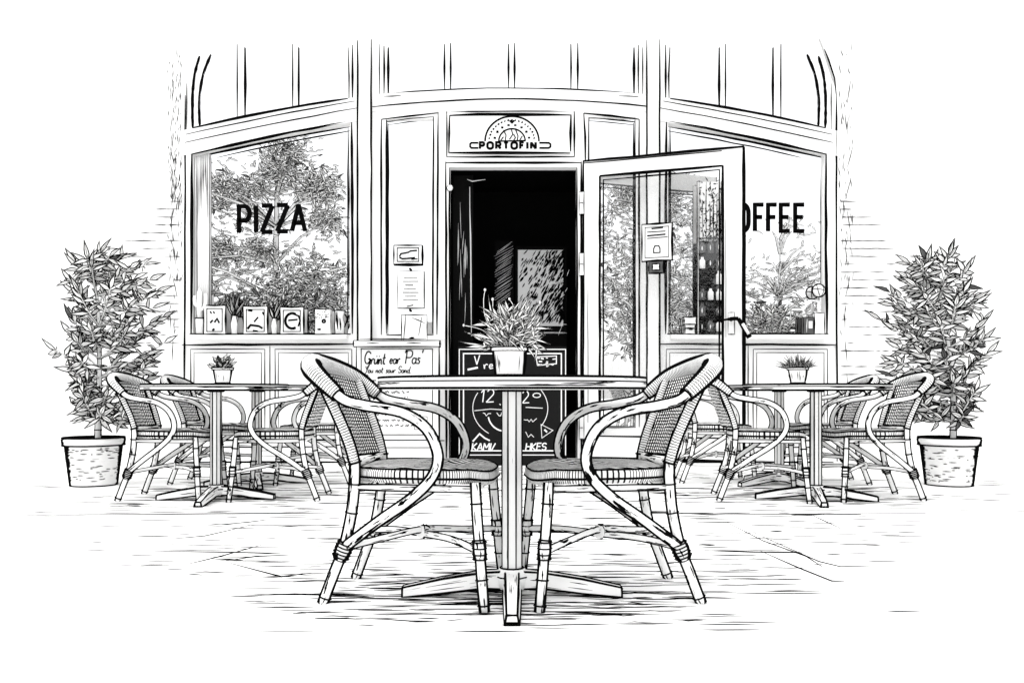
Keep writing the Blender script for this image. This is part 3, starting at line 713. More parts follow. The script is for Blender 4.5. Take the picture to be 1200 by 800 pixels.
# things on the sill of the pizza window
ZS = at(0, 391.6).z - .006
SY = WY - .035
def framed_card(px0, px1, py0, art, label):
    x0, x1 = at(px0,0).x, at(px1,0).x; z1 = at(0,py0).z
    m = MB(); m.boxi((x0,SY-.015,ZS+.006),(x1,SY+.015,z1),'white',.008)
    P = lambda u, v, h: Vector((u, SY-.016-h, v)); q = .03
    m.ribbon([(x0+q,ZS+q),(x1-q,ZS+q),(x1-q,z1-q),(x0+q,z1-q)], .008, P, closed=True)
    for pts, w in art: m.ribbon([(x0+(x1-x0)*u, ZS+(z1-ZS)*v) for u, v in pts], w, P)
    tag(m.build('framed_card', None, ((x0+x1)/2, SY, ZS)), label, 'card', 'framed cards on the window sill')
framed_card(241, 266, 358.5, [([(.3,.8),(.36,.72)],.012),([(.45,.8),(.5,.72)],.012),([(.3,.4),(.42,.5)],.016),([(.5,.42),(.62,.55),(.72,.4)],.018),([(.4,.14),(.5,.2)],.02)], 'framed card showing small letters, leftmost on the sill beside the cactus')
framed_card(287, 315, 359.5, [([(.2,.86),(.38,.84)],.018),([(.8,.8),(.86,.7)],.016),([(.45,.45),(.62,.62)],.014),([(.18,.2),(.3,.34),(.65,.3),(.8,.22)],.02),([(.4,.14),(.6,.12)],.016)], 'framed card with scattered dark dashes, middle one of the three on the sill')
framed_card(330, 357, 360.5, [(arc(.52,.5,.3,.28,60,300,12),.024),([(.35,.52),(.75,.55)],.016),([(.5,.78),(.8,.68),(.86,.5),(.78,.3)],.016)], 'framed card with a bold round swirl, rightmost of the three on the sill')
def sprig(name, px, py0, w, label, cat, n=9, seed=1):
    rr = random.Random(seed); x = at(px,0).x; h = at(0,py0).z-ZS
    t = thing(name, label, cat, (x, SY, ZS)); b = MB()
    b.lathe([(0,.002),(w*.8,.002),(w,h*.25),(w*.5,h*.42),(w*.55,h*.45)], (x,SY,ZS), 'potsmall', 14); b.ring((x,SY,ZS+.004),(0,0,1),w*.8,.005); b.ring((x,SY,ZS+h*.45),(0,0,1),w*.55,.005); b.build('vase', t, (x,SY,ZS))
    f = MB()
    for i in range(n):
        a = rr.uniform(-1, 1); f.leaf((x,SY,ZS+h*.4), (a*.55, rr.uniform(-.15,.1), 1), (0,-1,.2), h*rr.uniform(.4,.75), .04, .011, rib=.6)
    f.build('leaves', t, (x,SY,ZS))
sprig('leafy_vase', 276, 343, .035, 'slim vase of leafy sprigs between the two left cards on the sill', 'vase', 11, 2)
sprig('leafy_vase', 322.5, 350, .030, 'small vase of short sprigs between the middle and right framed cards', 'vase', 9, 4)
# cactus
x = at(235.5,0).x; t = thing('cactus', 'little branching cactus in a pot at the left corner of the pizza window', 'cactus', (x,SY,ZS))
b = MB(); b.lathe([(0,.002),(.035,.002),(.045,.16),(.035,.165),(0,.15)], (x,SY,ZS), 'potsmall', 14); b.ring((x,SY,ZS+.004),(0,0,1),.036,.006); b.ring((x,SY,ZS+.16),(0,0,1),.045,.006); b.build('pot', t, (x,SY,ZS))
b = MB(); b.tube([(x,SY,ZS+.15),(x-.005,SY,ZS+.3),(x,SY,ZS+.42),(x,SY,ZS+.46)], [.024,.03,.026,.006], 'potsmall', 10); b.tube(catmull([(x,SY,ZS+.24),(x+.05,SY,ZS+.27),(x+.06,SY,ZS+.36),(x+.055,SY,ZS+.4)],3), .02, 'potsmall', 8); b.tube(catmull([(x,SY,ZS+.26),(x-.045,SY,ZS+.3),(x-.05,SY,ZS+.38)],3), .018, 'potsmall', 8); b.build('stem', t, (x,SY,ZS))
# small box and carafe
x0, x1 = at(371,0).x, at(389,0).x; z1 = at(0,363).z; m = MB(); m.boxi((x0,SY-.03,ZS+.005),(x1,SY+.03,z1),'white',.004)
m.ring(((x0+x1)/2+.01,SY-.032,ZS+.13),(0,1,0),.014,.009); m.stroke([(x0+.02,SY-.032,ZS+.05),(x0+.06,SY-.032,ZS+.05)], .01)
for i in range(30): xx = random.uniform(x0,x1); zz = random.uniform(ZS+.15,z1); m.stroke([(xx,SY-.031,zz),(xx+.012,SY-.031,zz+.01)], .003, 0)
tag(m.build('speckled_box', None, ((x0+x1)/2,SY,ZS)), 'pale speckled box with one dark dot near the right end of the sill', 'box')
x = at(399,0).x; t = MB(); t.lathe([(0,.002),(.045,.002),(.05,.1),(.035,.17),(.055,.235),(.04,.237)], (x,SY,ZS), 'potsmall', 16)
for zz, rr2 in ((.003,.046),(.235,.055)): t.ring((x,SY,ZS+zz),(0,0,1),rr2,.006)
t.tube(catmull([(x+.05,SY-.01,ZS+.2),(x+.075,SY-.01,ZS+.15),(x+.045,SY-.01,ZS+.07)],3), .008, 'ink', 6); t.stroke([(x-.02,SY-.05,ZS+.22),(x-.01,SY-.052,ZS+.05)], .01); t.stroke([(x+.01,SY-.045,ZS+.16),(x+.02,SY-.052,ZS+.04)], .008)
tag(t.build('carafe', None, (x,SY,ZS)), 'flared jug with handle at the right end of the pizza window sill', 'jug')
# things on the sill of the coffee window
x = at(958,0).x; zb2 = at(0,341).z; t = thing('globe_lamp', 'ball lamp with ribbed globe on a pale stand in the coffee window', 'lamp', (x,SY,ZS))
b = MB(); b.boxi((x-.05,SY-.03,ZS+.004),(x+.045,SY+.03,ZS+.21),'white',.006); b.tube([(x,SY,ZS+.2),(x,SY,ZS+.32)], .018, 'potsmall', 8); b.build('stand', t, (x,SY,ZS))
b = MB(); cz = zb2; R = .062; b.lathe([(R*math.sin(a), -R*math.cos(a)) for a in [i*math.pi/10 for i in range(11)]], (x,SY,cz), 'potsmall', 18); b.ring((x,SY,cz),(0,1,0),R*1.0,.010)
for ax in ((1,.5,0),(1,-.5,.3),(.2,.1,1)): b.ring((x,SY,cz), ax, R*1.01, .004)
b.build('globe', t, (x,SY,ZS))
x0, x1 = at(939,0).x, at(951,0).x; m = MB(); m.boxi((x0,SY-.03,ZS+.004),(x1,SY+.03,ZS+.17),'grey',.005); m.stroke([(x0+.03,SY-.032,ZS+.02),(x0+.035,SY-.032,ZS+.15)], .005, mat='chalk'); m.box((x0+.05,SY-.034,ZS+.06),(x1-.015,SY-.0301,ZS+.13),'white')
tag(m.build('dark_tin', None, ((x0+x1)/2,SY,ZS)), 'small dark tin with pale label beside the ball lamp in the coffee window', 'tin')
x0, x1 = at(816,0).x, at(846,0).x; ztop = at(0,214).z; t = thing('jar_rack', 'tall slim rack with dark jars in the coffee window, seen through the door glass', 'rack', ((x0+x1)/2,SY,ZS)); ro_ = ((x0+x1)/2,SY,ZS)
b = MB()
for xx in (x0+.008, x1-.008): b.boxi((xx-.008,SY-.012,ZS+.004),(xx+.008,SY+.004,ztop),'white',.005)
zm = ZS+.92
b.box((x0,SY+.006,ZS+.004),(x1,SY+.014,zm),'ink'); b.box((x0,SY+.006,zm),(x1,SY+.014,ztop),'white')
rj = random.Random(6); nlev = 6; dz = (zm-ZS)/nlev
for q in range(nlev+1): b.box((x0,SY-.012,ZS+.02+q*dz),(x1,SY+.005,ZS+.026+q*dz),'ink')
for q in range(7): xx = x0+.02+(x1-x0-.04)*q/6; b.stroke([(xx,SY+.004,zm),(xx,SY+.004,ztop-rj.uniform(0,.4))], rj.uniform(.003,.008), .002, .3)
for i in range(150): xx = rj.uniform(x0+.01,x1-.02); zz = zm+(ztop-zm)*rj.random()**1.4; b.stroke([(xx,SY+.003,zz),(xx+rj.uniform(-.03,.04),SY+.003,zz+rj.uniform(-.03,.06))], .0055, 0, .2)
b.build('rack_frame', t, ro_)
for q in range(nlev):
    for k in range(3):
        if rj.random() < .2: continue
        xx = x0+.045+k*(x1-x0-.09)/2; z0 = ZS+.029+q*dz; hh = dz*rj.uniform(.6,.85); j_ = MB()
        j_.lathe([(0,0),(.030,0),(.032,hh*.7),(.016,hh*.85),(.018,hh),(0,hh)], (xx,SY-.03,z0), rj.choice(('grey','potsmall','ink','potsmall')), 12)
        j_.stroke([(xx-.01,SY-.064,z0+hh*.2),(xx-.01,SY-.064,z0+hh*.6)], .006, 0, .4, mat='chalk'); j_.build('jar', t, ro_)  # white streak on each jar paints its highlight
x = at(807,0).x; t = thing('coffee_jar', 'squat white jar with dark band behind the open door glass', 'jar', (x,SY,ZS))
b = MB(); b.boxi((x-.05,SY-.03,ZS+.004),(x+.05,SY+.03,ZS+.10),'white',.008); b.stroke([(x-.05,SY-.032,ZS+.06),(x+.05,SY-.032,ZS+.06)], .012); b.stroke([(x-.01,SY-.034,ZS+.05),(x+.03,SY-.034,ZS+.055)], .012); b.build('jar', t, (x,SY,ZS))
b = MB(); b.boxi((x-.06,SY-.035,ZS+.10),(x+.06,SY+.03,ZS+.17),'white',.008); b.build('lid', t, (x,SY,ZS))

# ------------------------------------------------------------------ cane armchair
def make_chair(near, label, group):
    t = thing('cane_armchair', label, 'chair', (0,0,0), 0, group)
    cn, wv, rl, st = ('cane_near','weave_near','roll_near','seat_near') if near else ('cane_far','weave_far','roll_far','seat_far')
    ir = .0034 if near else .0056
    O = (.30, 0, 0)
    def done(m, name, par=t): return m.build(name, par, O)
    def nodes(m, path, zs, r):
        for i in range(len(path)-1):
            a, b = Vector(path[i]), Vector(path[i+1])
            for z in zs:
                if min(a.z,b.z) <= z <= max(a.z,b.z) and abs(b.z-a.z) > 1e-6:
                    m.ring(a.lerp(b, (z-a.z)/(b.z-a.z)), b-a, r, ir*.8)
    # seat
    m = MB(); ol = []
    n = 40
    for i in range(n):
        a = 2*math.pi*i/n; c, s_ = math.cos(a), math.sin(a)
        e = lambda v, p: math.copysign(abs(v)**p, v)
        xx = .325 + .25*e(c, .62) - (.015 if c > 0 else 0)*c; hw = .20 + .04*(xx-.075)/.5
        ol.append((xx, hw*e(s_, .62)))
    cx, cy = .325, 0
    rows = []
    for k, z in ((.96,.402),(1.0,.418),(1.0,.436),(.975,.447),(.85,.452),(.6,.455),(.3,.456)):
        rows.append(m.add([(cx+(x-cx)*k, y*k, z - (.018 if x > .5 else 0)*((x-.5)/.08 if x > .5 else 0)) for x, y in ol]))
    for j in range(len(rows)-1):
        for i in range(n):
            q = (i+1) % n; idx = (rows[j]+i, rows[j]+q, rows[j+1]+q, rows[j+1]+i)
            if j < 3: uv = [(0, i*.034+ (0 if kk in (0,3) else .034)) for kk in range(4)]
            else: uv = [(m.v[v][0], m.v[v][1]*.9+m.v[v][0]*.25) for v in idx]
            m.face(idx, ('band_near' if near else 'band_far') if j < 3 else st, True, uv)
    m.face([rows[-1]+i for i in range(n)], st, True, [(m.v[rows[-1]+i][0], m.v[rows[-1]+i][1]*.9+m.v[rows[-1]+i][0]*.25) for i in range(n)])
    m.face([rows[0]+i for i in reversed(range(n))], 'white')
    for j, kk in ((3,1.15),(1,1.15)):
        m.tube([m.v[rows[j]+i] for i in range(n)] + [m.v[rows[j]]], ir*kk, 'ink', 4, smooth=False)
    done(m, 'seat')
    # back panel
    m = MB(); nu, nv = 10, 8; fr, bk = [], []
    def bp(u, v, off):
        z = .475 + v*.290
        px = .100 - .122*max(0, (z-.46)/.315)**1.05
        return (px - .055*(1-u*u) + off, u*(.160+.03*v), z + .02*(1-u*u)*v)
    for off, dst in ((.006, fr), (-.006, bk)):
        for j in range(nv+1): dst.append(m.add([bp(-1+2*i/nu, j/nv, off) for i in range(nu+1)]))
    for dst, flip in ((fr, 1), (bk, 0)):
        for j in range(nv):
            for i in range(nu):
                idx = [dst[j]+i, dst[j]+i+1, dst[j+1]+i+1, dst[j+1]+i]; uv = [(i*.036, j*.04),((i+1)*.036, j*.04),((i+1)*.036,(j+1)*.04),(i*.036,(j+1)*.04)]
                if flip: idx.reverse(); uv.reverse()
                m.face(idx, wv, True, uv)
    for u in (-1, 1): m.stroke([bp(u, v/6, 0) for v in range(7)], ir*2.2, 0, .9)
    m.stroke([bp(-1+2*i/8, 0, 0) for i in range(9)], .008, 0, .9)
    done(m, 'backrest')
    # rolled woven top rail
    m = MB()
    P = catmull([(.07,-.25,.690),(-.005,-.224,.752),(-.06,-.13,.786),(-.082,0,.798),(-.06,.13,.786),(-.005,.224,.752),(.07,.25,.690)], 6)
    nn = len(P); m.tube(P, [.0235+.0155*math.sin(math.pi*i/(nn-1))**.7 for i in range(nn)], rl, 14)
    for i in (0, nn-1): m.ring(P[i], P[min(i+1,nn-1)]-P[max(i-1,0)], .0245, ir*1.1)
    done(m, 'top_rail')
    for s in (-1, 1):
        m = MB(); P = catmull([(.05,.245*s,.705),(.10,.262*s,.672),(.175,.275*s,.655),(.29,.285*s,.635),(.37,.285*s,.583),(.405,.28*s,.50),(.385,.272*s,.43),(.315,.256*s,.36),(.20,.225*s,.28),(.078,.197*s,.190)], 5)
        m.tube(P, .0200, cn, 14); done(m, 'armrest')
        m = MB(); P = catmull([(0,.19*s,0),(.04,.188*s,.105),(.07,.185*s,.184),(.095,.18*s,.30),(.105,.18*s,.40),(.106,.18*s,.47)], 4)
        m.tube(P, .0205, cn, 14, capmat='ink'); nodes(m, P, (.02,.145,.30,.395), .0212); done(m, 'leg')
        m = MB(); P = catmull([(.106,.18*s,.465),(.085,.186*s,.54),(.045,.198*s,.64),(-.0,.215*s,.745)], 4)
        m.tube(P, .021, rl, 12); m.ring(P[0], P[1]-P[0], .022, ir); done(m, 'back_post')
        m = MB(); P = [(.515,.215*s,.408),(.522,.222*s,.30),(.532,.232*s,.19),(.541,.242*s,.09),(.55,.25*s,0)]
        m.tube(P, .019, cn, 12, capmat='ink'); nodes(m, P, (.02,.10,.225,.34), .020); done(m, 'leg')
        m = MB(); P = [(.083,.196*s,.205),(.07,.19*s,.180),(.058,.187*s,.150)]
        m.tube(P, [.026,.030,.026], cn, 12)
        for q in range(5): m.ring(Vector(P[0]).lerp(Vector(P[2]), .1+q*.2), (.02,0,.05), .0295, ir*.7)
        done(m, 'binding'); m = MB()
        m.tube([(.533,.233*s,.165),(.530,.231*s,.22)], .023, cn, 12)
        for q in (.165,.18,.2,.22): m.ring((.533-(q-.165)*.05,.233*s,q), (0,0,1), .0235, ir*.7)
        done(m, 'binding')
        m = MB(); m.tube(catmull([(.075,-.18*s,.185),(.18,-.09*s,.202),(.30,.0,.212+.008*s),(.42,.11*s,.205),(.525,.225*s,.19)], 4), .0135, cn, 10); done(m, 'stretcher')
    m = MB()
    m.tube([(.29,-.012,.212),(.31,.012,.212)], .024, cn, 10); m.ring((.30,0,.212),(1,.4,0),.025,ir*.8); done(m, 'stretcher_binding')
    m = MB()
    for a, b in (((.11,-.18,.385),(.515,-.212,.385)),((.11,.18,.385),(.515,.212,.385)),((.515,-.212,.388),(.515,.212,.388)),((.108,-.18,.388),(.108,.18,.388)),((.104,-.18,.462),(.104,.18,.462))):
        m.tube([a, Vector(a).lerp(Vector(b), .5), b], .013, cn, 10)
    done(m, 'seat_frame')
    return t
def place(t, x, y, deg, label=None):
    t.location = (x, y, 0); t.rotation_euler.z = math.radians(deg)
    if label: t['label'] = label
    return t
near = make_chair(True, 'large cane armchair in the foreground, left of the central table and facing right', 'chairs at the front table')
place(near, -.310, 2.99, -6)
place(copy_tree(near), .310, 2.99, 186, 'large cane armchair in the foreground, right of the central table and facing left')
far = make_chair(False, 'cane armchair beside the left potted tree, outer side of front left table', 'chairs at the side tables')
place(far, -2.23, 5.66, -1)
place(copy_tree(far), -1.55, 5.66, 181, 'cane armchair half behind the large left armchair, inner side of front left table')
place(copy_tree(far), 1.65, 5.62, -8, 'cane armchair half behind the large right armchair, inner side of front right table')
place(copy_tree(far), 2.34, 5.66, 182, 'cane armchair beside the right potted tree, outer side of front right table')
place(copy_tree(far), -2.28, 6.62, -1, 'rear cane armchair at the outer side of the potless back left table')
place(copy_tree(far), -1.52, 6.62, 181, 'rear cane armchair glimpsed between the legs of the inner left chair')
place(copy_tree(far), 1.60, 6.70, -2, 'rear cane armchair glimpsed between the legs of the inner right chair')
place(copy_tree(far), 2.40, 6.62, 178, 'rear cane armchair with only its pale top showing above the front right table')

# ------------------------------------------------------------------ tables
def make_table(near, label, group):
    t = thing('cafe_table', label, 'table', (0,0,0), 0, group)
    r = .0038 if near else .0058
    m = MB(); R = .455; n = 56; H = .75; th = .042
    prof = [(0,H-th),(R-.012,H-th),(R,H-th+.010),(R,H-.006),(R-.006,H),(0,H)]
    m.lathe(prof, (0,0,0), 'wood', n, 3.0, smooth=False)
    for z, rr in ((H-th+.004, R-.004), (H-.003, R+.0), (H-.017, R+.0005)):
        m.tube([(rr*math.cos(2*math.pi*i/n), rr*math.sin(2*math.pi*i/n), z) for i in range(n+1)], r if z != H-.017 else r*.55, 'ink', 4, smooth=False)
    for i in range(26):
        a = random.uniform(0, 2*math.pi); l = random.uniform(.1,.5); z = random.uniform(H-th+.01, H-.02)
        m.tube([((R+.0008)*math.cos(a+l*q/5), (R+.0008)*math.sin(a+l*q/5), z+random.gauss(0,.0008)) for q in range(6)], [r*.1]+[r*.45]*4+[r*.1], 'ink', 4, smooth=False)
    m.build('tabletop', t)
    m = MB(); c = .036; n = 8
    pts = [(c*math.cos(math.pi/8+2*math.pi*i/n), c*math.sin(math.pi/8+2*math.pi*i/n)) for i in range(n)]
    k = m.add([(x,y,.07) for x, y in pts] + [(x,y,H-th) for x, y in pts])
    for i in range(n):
        j = (i+1) % n; m.face((k+i,k+j,k+n+j,k+n+i), 'wood', uv=[(.07,i*.1),(.07,i*.1+.1),(.7,i*.1+.1),(.7,i*.1)])
        m.stroke([(*pts[i],.08),(*pts[i],.4),(*pts[i],H-th)], r*(1 if i % 2 else .7), 0, .7)
    m.ring((0,0,H-th-.004),(0,0,1),.05,r)
    m.build('column', t)
    m = MB(); m.lathe([(.0,.03),(.052,.03),(.056,.07),(.045,.095),(.036,.10)], (0,0,0), 'white', 20); m.ring((0,0,.098),(0,0,1),.04,r); m.ring((0,0,.07),(0,0,1),.056,r*.7); m.build('hub', t)
    for q in range(4):
        m = MB(); ca, sa = math.cos(q*math.pi/2), math.sin(q*math.pi/2)
        secs = [(.03,.050,.088,.031),(.10,.052,.084,.030),(.24,.034,.062,.026),(.375,.0,.032,.022)]
        ring = []
        for x, zb, zt, w in secs:
            if zb > 0: zb = max(.0, zb-.02)
            c4 = [(x,-w,zb),(x,w,zb),(x,w*.75,zt),(x,-w*.75,zt)]
            ring.append(m.add([(a*ca-b*sa, a*sa+b*ca, z) for a, b, z in c4]))
        for a, b in zip(ring, ring[1:]):
            for i in range(4):
                j = (i+1) % 4; m.face((a+i,a+j,b+j,b+i), 'wood', uv=[(0,i*.1),(0,i*.1+.1),(.12,i*.1+.1),(.12,i*.1)])
        m.face([ring[-1]+i for i in range(4)], 'white'); m.face([ring[0]+i for i in (3,2,1,0)], 'white')
        for i in range(4): m.stroke([m.v[a+i] for a in ring], r*1.2, 0, .8)
        for i in range(16):
            u0 = random.uniform(.05,.6); u1 = u0+random.uniform(.1,.35); w = random.uniform(.1,.9); fc = random.choice(((0,3),(1,2),(3,2)))
            def onf(u):
                k_ = min(int(u*3), 2); f_ = u*3-k_; A = Vector(m.v[ring[k_]+fc[0]]).lerp(Vector(m.v[ring[k_]+fc[1]]), w); B = Vector(m.v[ring[k_+1]+fc[0]]).lerp(Vector(m.v[ring[k_+1]+fc[1]]), w); return A.lerp(B, f_)
            m.stroke([onf(u0), onf((u0+u1)/2), onf(u1)], r*.45, 0, .2)
        for a in (ring[-1],): 
            for i in range(4): m.stroke([m.v[a+i], m.v[a+(i+1) % 4]], r, 0, 1)
        fx = .355; m.box(*(sorted_box((fx*ca-.02, fx*sa-.02, -.0), (fx*ca+.02, fx*sa+.02, .012))), 'ink')
        m.build('foot', t)
    return t
def sorted_box(a, b): return tuple(min(p,q) for p, q in zip(a,b)), tuple(max(p,q) for p, q in zip(a,b))
tn = make_table(True, 'round cafe table in the foreground holding the bushy grass plant', 'cafe tables'); place(tn, 0, 2.93, 0)
tf = make_table(False, 'round cafe table at front left holding the small pot of low leaves', 'cafe tables'); place(tf, -1.925, 5.55, 3)
place(copy_tree(tf), 1.965, 5.52, -12, 'round cafe table at front right holding the small pot of spiky tuft')
place(copy_tree(tf), -1.93, 6.45, 20, 'round cafe table without a pot, behind the front left table')
place(copy_tree(tf), 2.02, 6.45, 25, 'round cafe table without a pot, behind the front right table')

# ------------------------------------------------------------------ table plants
def small_pot(t, org, r0, r1, h, lr, mat='potsmall'):
    b = MB(); x, y, z = org
    b.lathe([(0,.002),(r0,.002),(r1*.97,h*.86),(r1*1.06,h*.87),(r1*1.07,h),(r1*.95,h),(r1*.9,h*.8),(0,h*.78)], org, mat, 28)
    b.ring((x,y,z+.003),(0,0,1),r0,lr,n=28); b.ring((x,y,z+h*.87),(0,0,1),r1*1.05,lr*.8,n=28); b.ring((x,y,z+h),(0,0,1),r1*1.07,lr,n=28)
    for i in range(14):
        a = random.uniform(0,2*math.pi); q = random.uniform(.1,.4); e = random.uniform(.5,.85)
        b.stroke([(x+(r0+(r1-r0)*v)*1.004*math.cos(a), y+(r0+(r1-r0)*v)*1.004*math.sin(a), z+h*v) for v in (q, e)], lr*.5, 0, .2)
    b.build('pot', t, org)
    s = MB(); s.lathe([(0,h*.82),(r1*.93,h*.83)], org, 'leafd', 20); s.build('soil', t, org)
rp = random.Random(21)
org = (-.008, 2.80, .753)
t = thing('grass_plant', 'bushy plant of thin pale blades in a white pot on the foreground table', 'potted plant', org)
small_pot(t, org, .050, .060, .092, .0022)
m = MB(); bx = Vector(org)+Vector((0,0,.08))
for i in range(300):
    a = rp.uniform(0, 2*math.pi); el = rp.uniform(-.05, 1.45); u = rp.random()**.6
    dv = Vector((math.cos(a)*math.cos(el), math.sin(a)*math.cos(el)*.8, math.sin(el)))
    base = bx + Vector((dv.x*.105*u, dv.y*.105*u, .015+dv.z*.115*u))
    d = dv*.8 + Vector((rp.gauss(0,.55), rp.gauss(0,.4), rp.gauss(.05,.5)))
    m.leaf(base, d, (rp.uniform(-.5,.5), -1, .3), rp.uniform(.035,.075), rp.uniform(.008,.013), .0022, droop=rp.uniform(-.5,.8), rib=0)
for i in range(10):
    a = rp.uniform(0,2*math.pi); dv = Vector((math.cos(a)*.5, math.sin(a)*.5, .8)); m.leaf(bx+dv*.01, dv, (0,-1,.3), .06, .022, .003, droop=.2)
m.build('leaves', t, org)
m = MB()
for pts, rb in (([(-.02,0,.02),(-.075,-.01,.10),(-.085,-.01,.16),(-.080,-.01,.20)],.0045), ([(-.01,0,.02),(-.05,0,.10),(-.055,0,.17)],.005), ([(.02,0,.02),(.06,0,.09),(.10,0,.16)],.005), ([(0,0,.02),(.02,-.01,.12),(.0,-.01,.17)],.0045), ([(-.03,0,.03),(-.09,0,.07),(-.15,0,.085)],.004)):
    q = catmull([bx+Vector(p) for p in pts], 4); m.tube(q, .0016, 'cane_near', 6)
    m.lathe([(0,-rb*1.3),(rb,-rb*.3),(rb*.7,rb),(0,rb*1.5)], q[-1], 'cane_near', 10); m.ring(q[-1], (.3,1,0), rb*.9, .0015)
m.build('flower_stem', t, org)
for (px, Yt, lab, kind) in ((261, 5.36, 'little tapered pot of low leafy sprigs on the front left table', 0), (935, 5.34, 'little tapered pot with a spiky green tuft on the front right table', 1)):
    org = ((px-600)*Yt/F, Yt, .753)
    t = thing('table_plant', lab, 'potted plant', org, group='small pots on the side tables')
    small_pot(t, org, .046, .063, .098, .0042)
    m = MB(); bx = Vector(org)+Vector((0,0,.085))
    for i in range(75 if kind == 0 else 130):
        a = rp.uniform(0,2*math.pi); el = rp.uniform(.1,1.3) if kind == 0 else rp.uniform(.25,1.45)
        dv = Vector((math.cos(a)*math.cos(el), math.sin(a)*math.cos(el), math.sin(el)*.9))
        if kind == 0: m.leaf(bx+dv*rp.uniform(.01,.075), (dv+Vector((rp.uniform(-.6,.6),rp.uniform(-.6,.6),rp.uniform(-.2,.5)))), (0,-1,.5), rp.uniform(.035,.06), .021, .0048, fill='leaf' if rp.random()<.6 else 'leafd')
        else: m.leaf(bx+Vector((math.cos(a),math.sin(a),0))*rp.uniform(0,.05), dv, (rp.uniform(-1,1),-.6,.4), rp.uniform(.06,.115), .010, .0038, fill='leaf', rib=0)
    m.build('leaves', t, org)

# ------------------------------------------------------------------ potted trees
def potted_tree(px, seed, label, crown_px, ytop, lean):
    rr = random.Random(seed); Y = 6.42; k = Y/F
    x = (px-600)*k; org = (x, Y, 0)
    t = thing('potted_tree', label, 'potted tree', org, group='potted trees beside the shop front')
    b = MB(); b.lathe([(0,.002),(.160,.002),(.168,.012),(.202,.30),(.217,.305),(.222,.345),(.214,.360),(.20,.33),(0,.325)], org, 'pot', 40)
    b.ring((x,Y,.006),(0,0,1),.163,.0075,n=40); b.ring((x,Y,.303),(0,0,1),.216,.0065,n=40); b.ring((x,Y,.358),(0,0,1),.216,.007,n=40); b.ring((x,Y,.352),(0,0,1),.203,.005,n=40)
    for i in range(150):
        a = rr.uniform(0,2*math.pi); v = rr.uniform(.05,.95); l = rr.uniform(.06,.35); R = (.168+.034*v)*1.003; z = .02+.28*v
        b.tube([(x+R*math.cos(a+l*q/3), Y+R*math.sin(a+l*q/3), z) for q in range(4)], [.001,.0034,.003,.0008], 'ink', 4, smooth=False)
    b.build('pot', t, org)
    s = MB(); s.lathe([(0,.336),(.202,.336)], org, 'leafd', 24); s.build('soil', t, org)
    H = CH-(ytop-HZ)*k
    tr = MB(); path = catmull([(x+.03,Y,.33),(x+.035,Y,.6),(x+.05+lean*.4,Y,.95),(x+.05+lean,Y,1.35),(x+lean*1.3,Y,H-.12)], 5)
    n = len(path); tr.tube(path, [.028-.021*i/n for i in range(n)], 'trunk', 10); 
    for zz in (.45,.62,.8,1.0): 
        for i in range(n-1):
            if path[i].z <= zz < path[i+1].z: tr.ring(path[i], (0,0,1), .029-.02*i/n, .004)
    cr = MB(); (cx0, cx1) = ((crown_px[0]-600)*k, (crown_px[1]-600)*k); ccx = (cx0+cx1)/2; R0 = (cx1-cx0)/2
    def prof(z):
        u = (z-.38)/(H-.38); K = ((0,.50),(.15,.88),(.4,1),(.72,.97),(.88,.72),(1,.2))
        for (a0,b0),(a1,b1) in zip(K, K[1:]):
            if u <= a1: return R0*(b0+(b1-b0)*max(0,(u-a0))/(a1-a0))
        return R0*.12
    for bi in range(68):
        zt = .48 + (H-.52)*(bi+rr.random())/68
        a = bi*2.399 + rr.uniform(-.4,.4); R = prof(zt)*rr.uniform(.5,.88)
        tip = Vector((ccx+R*math.cos(a), Y+R*math.sin(a)*.85, zt+rr.uniform(-.02,.06)))
        zb = max(.46, zt-rr.uniform(.2,.7)*R-.02); base = min(path, key=lambda p: abs(p.z-zb))
        mid = base.lerp(tip, .55)+Vector((0,0,-.02))
        q = catmull([base, mid, tip], 4); tr.tube(q, [.009-.006*i/8 for i in range(9)], 'trunk', 6)
        nl = 11
        for j in range(nl):
            u = .38+.62*j/(nl-1); f = u*8; i0 = min(int(f), 7); p = q[i0].lerp(q[i0+1], f-i0)
            dv = (q[min(i0+1,8)]-q[max(i0-1,0)]).normalized()
            sd = dv.cross(Vector((0,0,1))).normalized()*(1 if j % 2 else -1)
            if j == nl-1: d = dv
            else: d = dv*.45+sd*.7+Vector((rr.uniform(-.7,.7), rr.uniform(-.2,.2), rr.uniform(-.65,.6)))
            up = Vector((rr.uniform(-.45,.45), -1, rr.uniform(-.1,.5)))
            cr.leaf(p, d, up, rr.uniform(.10,.145), rr.uniform(.035,.046), .0086, fill='leafd' if rr.random() < .05 else 'leaf', droop=rr.uniform(0,.45), rib=rr.choice((0,.45)))
    tr.build('trunk', t, org); cr.build('crown', t, org)
potted_tree(110, 3, 'leafy potted tree at the far left with a wide dense crown', (58, 206), 290, -.02)
potted_tree(1112, 9, 'leafy potted tree at the far right with a slimmer looser crown', (1026, 1163), 294, -.10)

